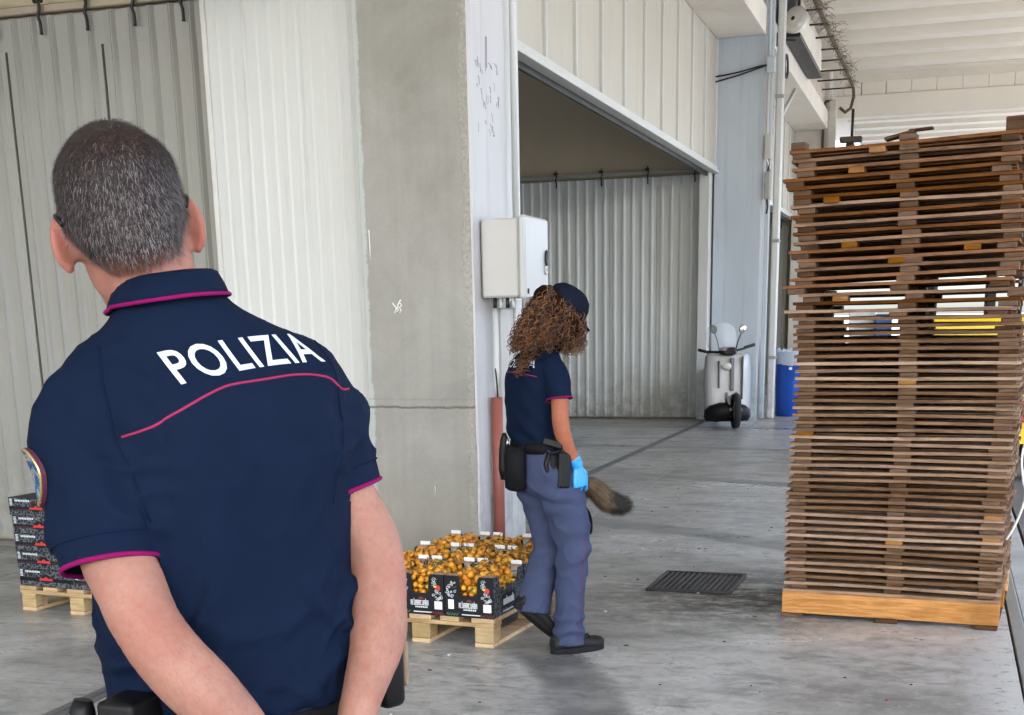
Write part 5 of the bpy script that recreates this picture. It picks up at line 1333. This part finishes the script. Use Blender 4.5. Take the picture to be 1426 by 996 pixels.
# shirt
mb = MB()
ostack(mb, [(.985, -.172, .0, .142, .100, 2.3), (1.03, -.186, .0, .139, .098, 2.3), (1.10, -.193, .0, .140, .098, 2.3), (1.18, -.190, .008, .150, .106, 2.3), (1.26, -.182, .014, .163, .112, 2.2), (1.33, -.172, .018, .168, .104, 2.1), (1.375, -.165, .022, .152, .090, 2), (1.41, -.150, .03, .105, .072, 2), (1.435, -.136, .038, .066, .060, 2)])
WS_R = [(-.105, -.075, 1.345, .062), (-.073, -.118, 1.30, .060), (-.062, -.138, 1.245, .0575), (-.058, -.146, 1.198, .0565)]
WS_L = [(-.235, .115, 1.345, .062), (-.252, .155, 1.28, .058), (-.262, .18, 1.20, .055)]
limb(mb, WS_R, 22); limb(mb, WS_L, 22)
wsm = solidify(mb, .006, 7)
wE, wD, wR = axis_end(WS_R); wE2, wD2, wR2 = axis_end(WS_L)
displace(wsm, lambda p, n: .004 * NZ.noise(V((p.x * 10, p.y * 10, p.z * 7))) + .004 * smoothstep(1.2, 1.02, p.z) * sin(p.z * 75 + (p.x - p.y) * 25 + 2 * NZ.noise(p * 8)) + .002 * sin((p.z + p.x) * 60 + 2 * NZ.noise(p * 9)))
cull(wsm, lambda c, n: ((c - wE).length < wR * 1.15 and (c - wE).dot(wD) > -.016 and n.dot(wD) > .5) or ((c - wE2).length < wR2 * 1.15 and (c - wE2).dot(wD2) > -.016 and n.dot(wD2) > .5) or c.z > 1.431)
smooth_on(wsm); wsm.materials.append(NAVY); wsh = link('shirt', wsm, wo_); st_ = bvh(wsm)
hem(wE, wD, wR, .0045, MAGENTA, 'sleeve_piping', wsh); hem(wE2, wD2, wR2, .0045, MAGENTA, 'sleeve_piping', wsh)
tm = text_mesh('POLIZIA', 1.0, 0, .014, 'LEFT')
def place_w(x, y):
    s = (x - x0_) / (x1_ - x0_); t = (y - y0_) / (y1_ - y0_)
    return V((-.172, .01, 0)) + rg_ * (-.118 + .225 * s) - fc * .4 + V((0, 0, 1.338 + .036 * t))
put_text(st_, tm, place_w, fc, .0015, .008); tm.materials.append(LETTER); link('lettering', tm, wsh)
surf_line(st_, [V((-.172, .01, z)) + rg_ * x - fc * .4 for x, z in ((-.14, 1.315), (-.07, 1.318), (0, 1.316), (.07, 1.310), (.125, 1.300))], fc, .001, .0022, 'yoke_piping', PINKP, wsh)
MB().loft([oring(z, -.134, .040, a, a * .92) for z, a in ((1.425, .068), (1.455, .060), (1.458, .063), (1.43, .075), (1.420, .080))], 0, False).ob('collar', NAVY, wsh)
# trousers
mb = MB()
ostack(mb, [(.995, -.168, 0, .140, .098, 2.3), (.93, -.158, .004, .160, .112, 2.3), (.86, -.150, .004, .168, .120, 2.3), (.80, -.145, .006, .160, .112, 2.2), (.76, -.140, .010, .14, .10, 2)])
limb(mb, [(-.098, -.060, .88, .105), (-.060, -.050, .76, .104), (-.022, -.035, .64, .094), (-.005, -.028, .52, .084), (-.010, -.030, .40, .074), (-.018, -.034, .27, .069), (-.024, -.036, .15, .073), (-.026, -.036, .045, .077)], 24)
limb(mb, [(-.190, .060, .88, .098), (-.172, .085, .76, .092), (-.140, .105, .64, .083), (-.122, .105, .53, .076), (-.142, .075, .42, .075), (-.170, .035, .32, .076), (-.190, .004, .24, .079), (-.197, -.006, .19, .079)], 24)
wtm = solidify(mb, .0075, 6)
def wfold(p, n):
    f = .004 * NZ.noise(V((p.x * 9, p.y * 9, p.z * 7)))
    f += .0065 * sin(p.z * 85 + 9 * (p.x + p.y) + 3 * NZ.noise(p * 6)) * smoothstep(.30, .10, p.z)
    f += .0080 * sin(p.z * 55 - 14 * p.x + 3 * NZ.noise(p * 5)) * math.exp(-((p.z - .50) / .09) ** 2)
    f += .0075 * sin(p.z * 60 + 16 * p.x + 3 * NZ.noise(p * 5)) * math.exp(-((p.z - .76) / .07) ** 2)
    rg = 1 - abs(NZ.noise(V((p.x * 9 + p.z * 6, p.y * 9, p.z * 7 - p.x * 6)))) * 2.2; f += .006 * max(0, rg) ** 3
    return f
displace(wtm, wfold); smooth_on(wtm); wtm.materials.append(BLUET); wtr = link('trousers', wtm, wo_); tt_ = bvh(wtm)
side_d = (-rg_ * .9 - fc * .1)
surf_line(tt_, [V((x, y, z)) + rg_ * .4 + fc * .0 for x, y, z in ((.012, -.03, .56), (.006, -.028, .50), (.0, -.030, .40), (-.008, -.034, .27), (-.016, -.036, .15), (-.018, -.036, .06))], -rg_, -.0004, .0019, 'side_piping', MAROON, wtr)
surf_line(tt_, [V((x, y, .575)) + rg_ * .4 for x, y in ((-.08, -.035), (-.04, -.03), (.0, -.02), (.05, -.01))], -rg_, .0005, .002, 'seam', BLUET, wtr)
mb = MB(); mb.loft([oring(z, -.165, .002, .146 + o_, .104 + o_, 2.3) for z, o_ in ((.955, 0), (.954, .008), (1.003, .006), (1.004, -.002))], 0, False); mb.ob('belt', WEBB, wtr)
def wkit(name, c, sx_, sy_, sz_, mat, ang, b=.012, tilt=0): return MB().box(-sx_, sx_, -sy_, sy_, -sz_, sz_, 0, Mx.Translation(c) @ Mx.Rotation(ang, 4, 'Z') @ Mx.Rotation(tilt, 4, 'Y'), b).ob(name, mat, wtr)
angF = math.atan2(rg_.y, rg_.x)                                           # box x along her right
bag = MB(); bag.loft([ering((-.262, -.060 , z), a, b, 24, 3.2, (rg_ * .75 - fc * .66).normalized(), (rg_ * .66 + fc * .75).normalized()) for z, a, b in ((.785, .055, .035), (.80, .080, .05), (.88, .088, .056), (.95, .086, .052), (.985, .080, .045), (.99, .06, .03))])
bme2 = bag.mesh('belt_bag', smooth_on and WEBB); displace(bme2, lambda p, n: .006 * NZ.noise(p * 18)); link('belt_bag', bme2, wtr)
MB().loft([ering((-.318, -.03, z), a, .022, 16, 2.4) for z, a in ((.83, .02), (.88, .030), (.97, .026), (1.02, .018), (1.045, .008))]).ob('key_pouch', LEATH, wtr)
MB().tube([(-.300, -.06, 1.02), (-.303, -.063, .985)], .006, 8).ob('clip', CHROME, wtr)
# holster with pistol on the right hip
hc = V((-.062, -.148, .89))
wkit('holster', hc + V((.02, -.0, -.005)), .030, .020, .082, BLACKP, angF + rad(80), .008, rad(3))
MB().tube([hc + V(p) for p in ((-.045, .0, .075), (-.062, -.004, .02), (-.050, -.004, -.035), (-.02, -.004, -.055))], [.014, .012, .011, .010], 8).ob('holster_guard', LEATH, wtr)
wkit('holster_plate', hc + V((-.022, .008, .02)), .022, .012, .05, LEATH, angF + rad(80), .01)
mb = MB(); mb.box(-.052, .045, -.014, .014, -.018, .018, 0, Mx.Translation((-.085, -.150, 1.005)) @ Mx.Rotation(rad(14), 4, 'Y') @ Mx.Rotation(rad(-14), 4, 'Z'), .006); mb.ob('pistol_grip', BLACKP, wtr)
MB().box(-.016, .016, -.012, .012, -.03, .03, 0, Mx.Translation((-.040, -.148, .975)) @ Mx.Rotation(rad(20), 4, 'Y'), .006).ob('holster_hood', BLACKP, wtr)
# boots
SUEDE = simple('worn_black_leather', (.016, .017, .018), .65, 0, .35, 14, .4, 120, .001, dirt=((.055, .052, .047), .5), spec=.15)
fa = math.atan2(-.90, .44)
shoe_parts(wo_, Mx.Translation((-.036, -.040, .0)) @ Mx.Rotation(fa, 4, 'Z') , .27, .112, SUEDE)
shoe_parts(wo_, Mx.Translation((-.236, -.018, .178)) @ Mx.Rotation(math.atan2(-.86, .5), 4, 'Z') @ Mx.Rotation(rad(-42), 4, 'X'), .28, .115, SUEDE)
MB().tube([(-.150, .03, .19), (-.130, .035, .15), (-.135, .03, .12)], .018, 8).ob('sock', WMETAL, wo_)
# cap
CAPM = cloth_mat('navy_cap_cloth', (.0075, .010, .020), 700, .8, .04)
mb = MB(); CM = WH @ Mx.Translation((0, .016, .026)) @ Mx.Rotation(rad(-17), 4, 'X')
prof = [(.102, -.010), (.104, .012), (.102, .042), (.092, .072), (.070, .093), (.036, .104), (.004, .107)]
rings = [[CM @ V((r * .86 * cos(t), r * 1.06 * sin(t), z)) for t in [2 * pi * k / 36 for k in range(36)]] for r, z in prof]
mb.loft(rings); cap_ = mb.ob('cap', CAPM, wo_)
MB().ell(CM @ V((0, 0, .107)), (.007, .007, .005), 10, 6).ob('cap_button', CAPM, cap_)
vr = []
for f in range(7):
    u_ = f / 6; vr.append([CM @ V((x * .078 * (1 - .25 * u_ * u_), .098 * math.sqrt(max(.02, 1 - (x * .8) ** 2)) + .068 * u_ * (1 - .35 * x * x), .002 - .012 * u_ - .020 * x * x)) for x in [-1 + .2 * k for k in range(11)]])
o = MB().loft(vr, 0, False, True, False).ob('visor', CAPM, cap_); so2 = o.modifiers.new('thick', 'SOLIDIFY'); so2.thickness = .004
# curly hair: helical locks over a dark inner mass
HC = [simple('chestnut_hair', (.072, .026, .010), .45, 0, .3, 30), simple('copper_hair', (.18, .072, .024), .42, 0, .3, 30), simple('dark_chestnut_hair', (.014, .006, .003), .5, 0, .3, 30), simple('honey_hair', (.23, .11, .042), .45, 0, .3, 30)]
rs = random.Random(77); mb = MB()
inner = MB(); inner.ell((-.090, .045, 1.555), (.092, .09, .095)); inner.ell((-.125, .02, 1.47), (.092, .085, .10)); inner.ell((-.02, .05, 1.50), (.070, .08, .085))
inner.ell((-.165, -.02, 1.42), (.07, .06, .08)); inner.ell(WH @ V((0, -.100, .055)), (.055, .048, .05)); inner.ell(WH @ V((.035, -.075, .03)), (.05, .05, .05)); inner.ell(WH @ V((-.03, -.095, .0)), (.062, .05, .06)); inner.ell(WH @ V((.04, -.085, -.005)), (.05, .05, .06))
ime = solidify(inner, .008, 4); displace(ime, lambda p, n: .010 * NZ.noise(p * 30)); smooth_on(ime); ime.materials.append(simple('hair_shade', (.016, .007, .0035), .95, 0, .3, 30, spec=.02)); hair_ = link('hair', ime, wo_)
locks = MB()
for k in range(950):
    # root on the back and sides of the head under the cap
    a = rs.uniform(-2.6, 2.6); hz = rs.uniform(-.06, .065)
    rl = V((.080 * sin(a), -.096 * cos(a), hz)); root = WH @ rl
    if k % 4 == 0: root = WH @ V((rs.uniform(-.055, .075), -.095 - rs.uniform(0, .035), rs.uniform(.01, .095)))
    u = rs.random()
    if rs.random() < .60: end = V((rs.uniform(-.29, -.08), rs.uniform(-.14, .05), rs.uniform(1.395, 1.475)))
    else: end = V((rs.uniform(-.10, .058), rs.uniform(-.055, .10), rs.uniform(1.385, 1.46)))
    if rs.random() < .06: end = V((-.235 + rs.uniform(-.03, .025), -.12 + rs.uniform(-.02, .03), rs.uniform(1.295, 1.36)))
    # keep ends ordered: roots on the left go left
    mid = (root + end) / 2; out_d = (mid - V((-.08, .05, 1.50))); out_d.z *= .3
    mid = mid + out_d.normalized() * rs.uniform(.015, .055)
    L = (end - root).length; turns = L / rs.uniform(.030, .050); rr = rs.uniform(.005, .0125); ph = rs.uniform(0, 6.3)
    nseg = int(turns * 8) + 6; P = []; rad_ = []
    for j in range(nseg + 1):
        t = j / nseg; c = root * (1 - t) ** 2 + mid * 2 * t * (1 - t) + end * t * t
        tg = ((mid - root) * (1 - t) + (end - mid) * t).normalized(); uu = tg.orthogonal().normalized(); ww = tg.cross(uu); g = smoothstep(0, .25, t)
        P.append(c + (uu * cos(ph + turns * 2 * pi * t) + ww * sin(ph + turns * 2 * pi * t)) * rr * g); rad_.append((.0018 if k % 3 else .0027) * (1 - .6 * t ** 3))
    locks.tube(P, rad_, 4, rs.choices((0, 1, 2, 3), (.36, .27, .27, .10))[0])
for k in range(160):
    a = rs.uniform(0, 6.3); p = V((-.10 + .12 * cos(a), .02, 1.50 + .10 * sin(a))); d_ = V((cos(a), rs.uniform(-.5, .3), sin(a) * .7 - .4)).normalized(); P = [p]
    for j in range(7): d_ = (d_ + V((rs.gauss(0, .5), rs.gauss(0, .5), rs.gauss(0, .5) - .15))).normalized(); p = p + d_ * .011; P.append(p)
    locks.tube(P, .0008, 3, rs.randrange(4))
tag(locks.ob('hair_locks', HC, hair_), kind='stuff')

# ---------------------------------------------------------------- the dog, almost hidden behind her
dog = thing('dog', 'brown shepherd dog hidden behind the walking officer, only its bushy dark tipped tail in view', 'dog', (-1.62, 5.95, 0), rad(15))
# frame as for her: x right, y away; the dog faces away from the camera
mb = MB()
def dring(y, cx, z, a, b): return [V((cx + a * cos(t), y, z + b * sin(t))) for t in [2 * pi * k / 22 for k in range(22)]]
mb.loft([dring(*r) for r in interp([(.30, -.06, .56, .05, .06), (.34, -.06, .555, .095, .11), (.46, -.06, .55, .105, .115), (.62, -.065, .545, .105, .115), (.78, -.07, .52, .115, .150), (.92, -.07, .53, .11, .155), (1.02, -.07, .58, .075, .11)], 4)])
limb(mb, [(-.07, .96, .60, .085), (-.07, 1.06, .70, .07), (-.07, 1.12, .78, .068)], 16)
mb.ell((-.07, 1.15, .80), (.066, .085, .066)); limb(mb, [(-.07, 1.18, .79, .05), (-.07, 1.27, .775, .036), (-.07, 1.335, .77, .026)], 14)
for s_ in (-1, 1): mb.loft([[V((-.07 + s_ * .045 + a * cos(t), 1.12 + .4 * a * sin(t), z)) for t in [2 * pi * k / 10 for k in range(10)]] for z, a in ((.84, .028), (.88, .022), (.93, .006))])
for s_ in (-1, 1):
    limb(mb, [(-.06 + s_ * .055, .40, .50, .075), (-.06 + s_ * .06, .44, .38, .055), (-.06 + s_ * .06, .36, .26, .032), (-.06 + s_ * .06, .28, .19, .024), (-.06 + s_ * .06, .295, .09, .020), (-.06 + s_ * .06, .31, .03, .022)], 14)
    mb.ell((-.06 + s_ * .06, .335, .022), (.027, .045, .022))
    limb(mb, [(-.07 + s_ * .06, .90, .48, .055), (-.07 + s_ * .062, .88, .36, .036), (-.07 + s_ * .062, .90, .20, .024), (-.07 + s_ * .062, .895, .05, .022)], 14); mb.ell((-.07 + s_ * .062, .93, .022), (.027, .042, .022))
TAIL = [(-.03, .30, .66, .036), (.04, .245, .755, .040), (.095, .21, .745, .046), (.135, .205, .705, .050), (.175, .21, .680, .050), (.210, .22, .667, .046), (.240, .225, .664, .036), (.258, .228, .666, .018)]
limb(mb, [(-.055, .36, .58, .05)] + TAIL, 16)
dme = solidify(mb, .006, 4); smooth_on(dme)
q = NT('dog_coat'); ca = q.n('ShaderNodeVertexColor'); ca.layer_name = 'tone'; v = q.coord((1, 1, 1), False)
nn = q.noise(v, 45, 6, .7); c = q.ramp(nn, [(.3, (.11, .075, .045)), (.7, (.24, .175, .11))]); c = q.mix(ca.outputs['Color'], c, (.012, .010, .009)); q.bump(nn, .5, .006); q.out(c, .8)
def dtone(p):
    t = smoothstep(.140, .190, p.x + .02 * NZ.noise(p * 40)) * (p.y < .4) * (p.z > .55); s_ = smoothstep(.60, .66, p.z) * .6 if p.y > .42 else 0; m_ = smoothstep(1.22, 1.28, p.y)
    d_ = max(t, s_, m_); return (d_, d_, d_)
attr(dme, 'tone', dtone); dme.materials.append(MATS['dog_coat']); dbody = link('body', dme, dog)
for s_ in (-1, 1): MB().ell((-.07 + s_ * .032, 1.222, .815), (.010, .010, .010), 10, 8).ob('eye', BLACKP, dog)
MB().ell((-.07, 1.355, .775), (.016, .014, .013), 12, 8).ob('nose', BLACKP, dog)
F1 = simple('tan_fur', (.22, .155, .09), .8, 0, .3, 40); F2 = simple('black_fur', (.014, .012, .011), .7, 0, .3, 40); F3 = simple('brown_fur', (.10, .066, .038), .8, 0, .3, 40)
rs = random.Random(3); tl = [V(r[:3]) for r in TAIL]
def fdir(p, n):
    k = min(range(len(tl) - 1), key=lambda i: (tl[i] - p).length); return (tl[k + 1] - tl[k]).normalized() + n * .55 + V((0, 0, -.15))
fm = strands(dme, 9000, rs, .034, .0005, fdir, lambda p: 1.0 if (p.x > -.02 and p.y < .33 and p.z > .55) else 0, [(F1, lambda p: .55 * (1 - dtone(p)[0]) + .01), (F2, lambda p: dtone(p)[0] + .06), (F3, lambda p: .45 * (1 - dtone(p)[0]) + .01)], .2)
tag(fm.ob('tail_fur', [F1, F2, F3], dog), kind='stuff')
ls = thing('leash', 'black leash running from the walking officer down to the dog', 'leash', (-1.62, 5.95, 0), rad(15))
MB().tube(catmull([(-.10, .30, .86), (.0, .33, .70), (.068, .36, .60), (.072, .40, .50), (.03, .6, .55), (-.05, .95, .66)], 6), .009, 6).ob('leash_strap', WEBB, ls)
MB().tube([(-.07 + .078 * cos(t), 1.02 + .03 * sin(t), .68 + .07 * sin(t)) for t in [2 * pi * k / 20 for k in range(20)]], .012, 6, 0, closed=True).ob('dog_collar', WEBB, ls)
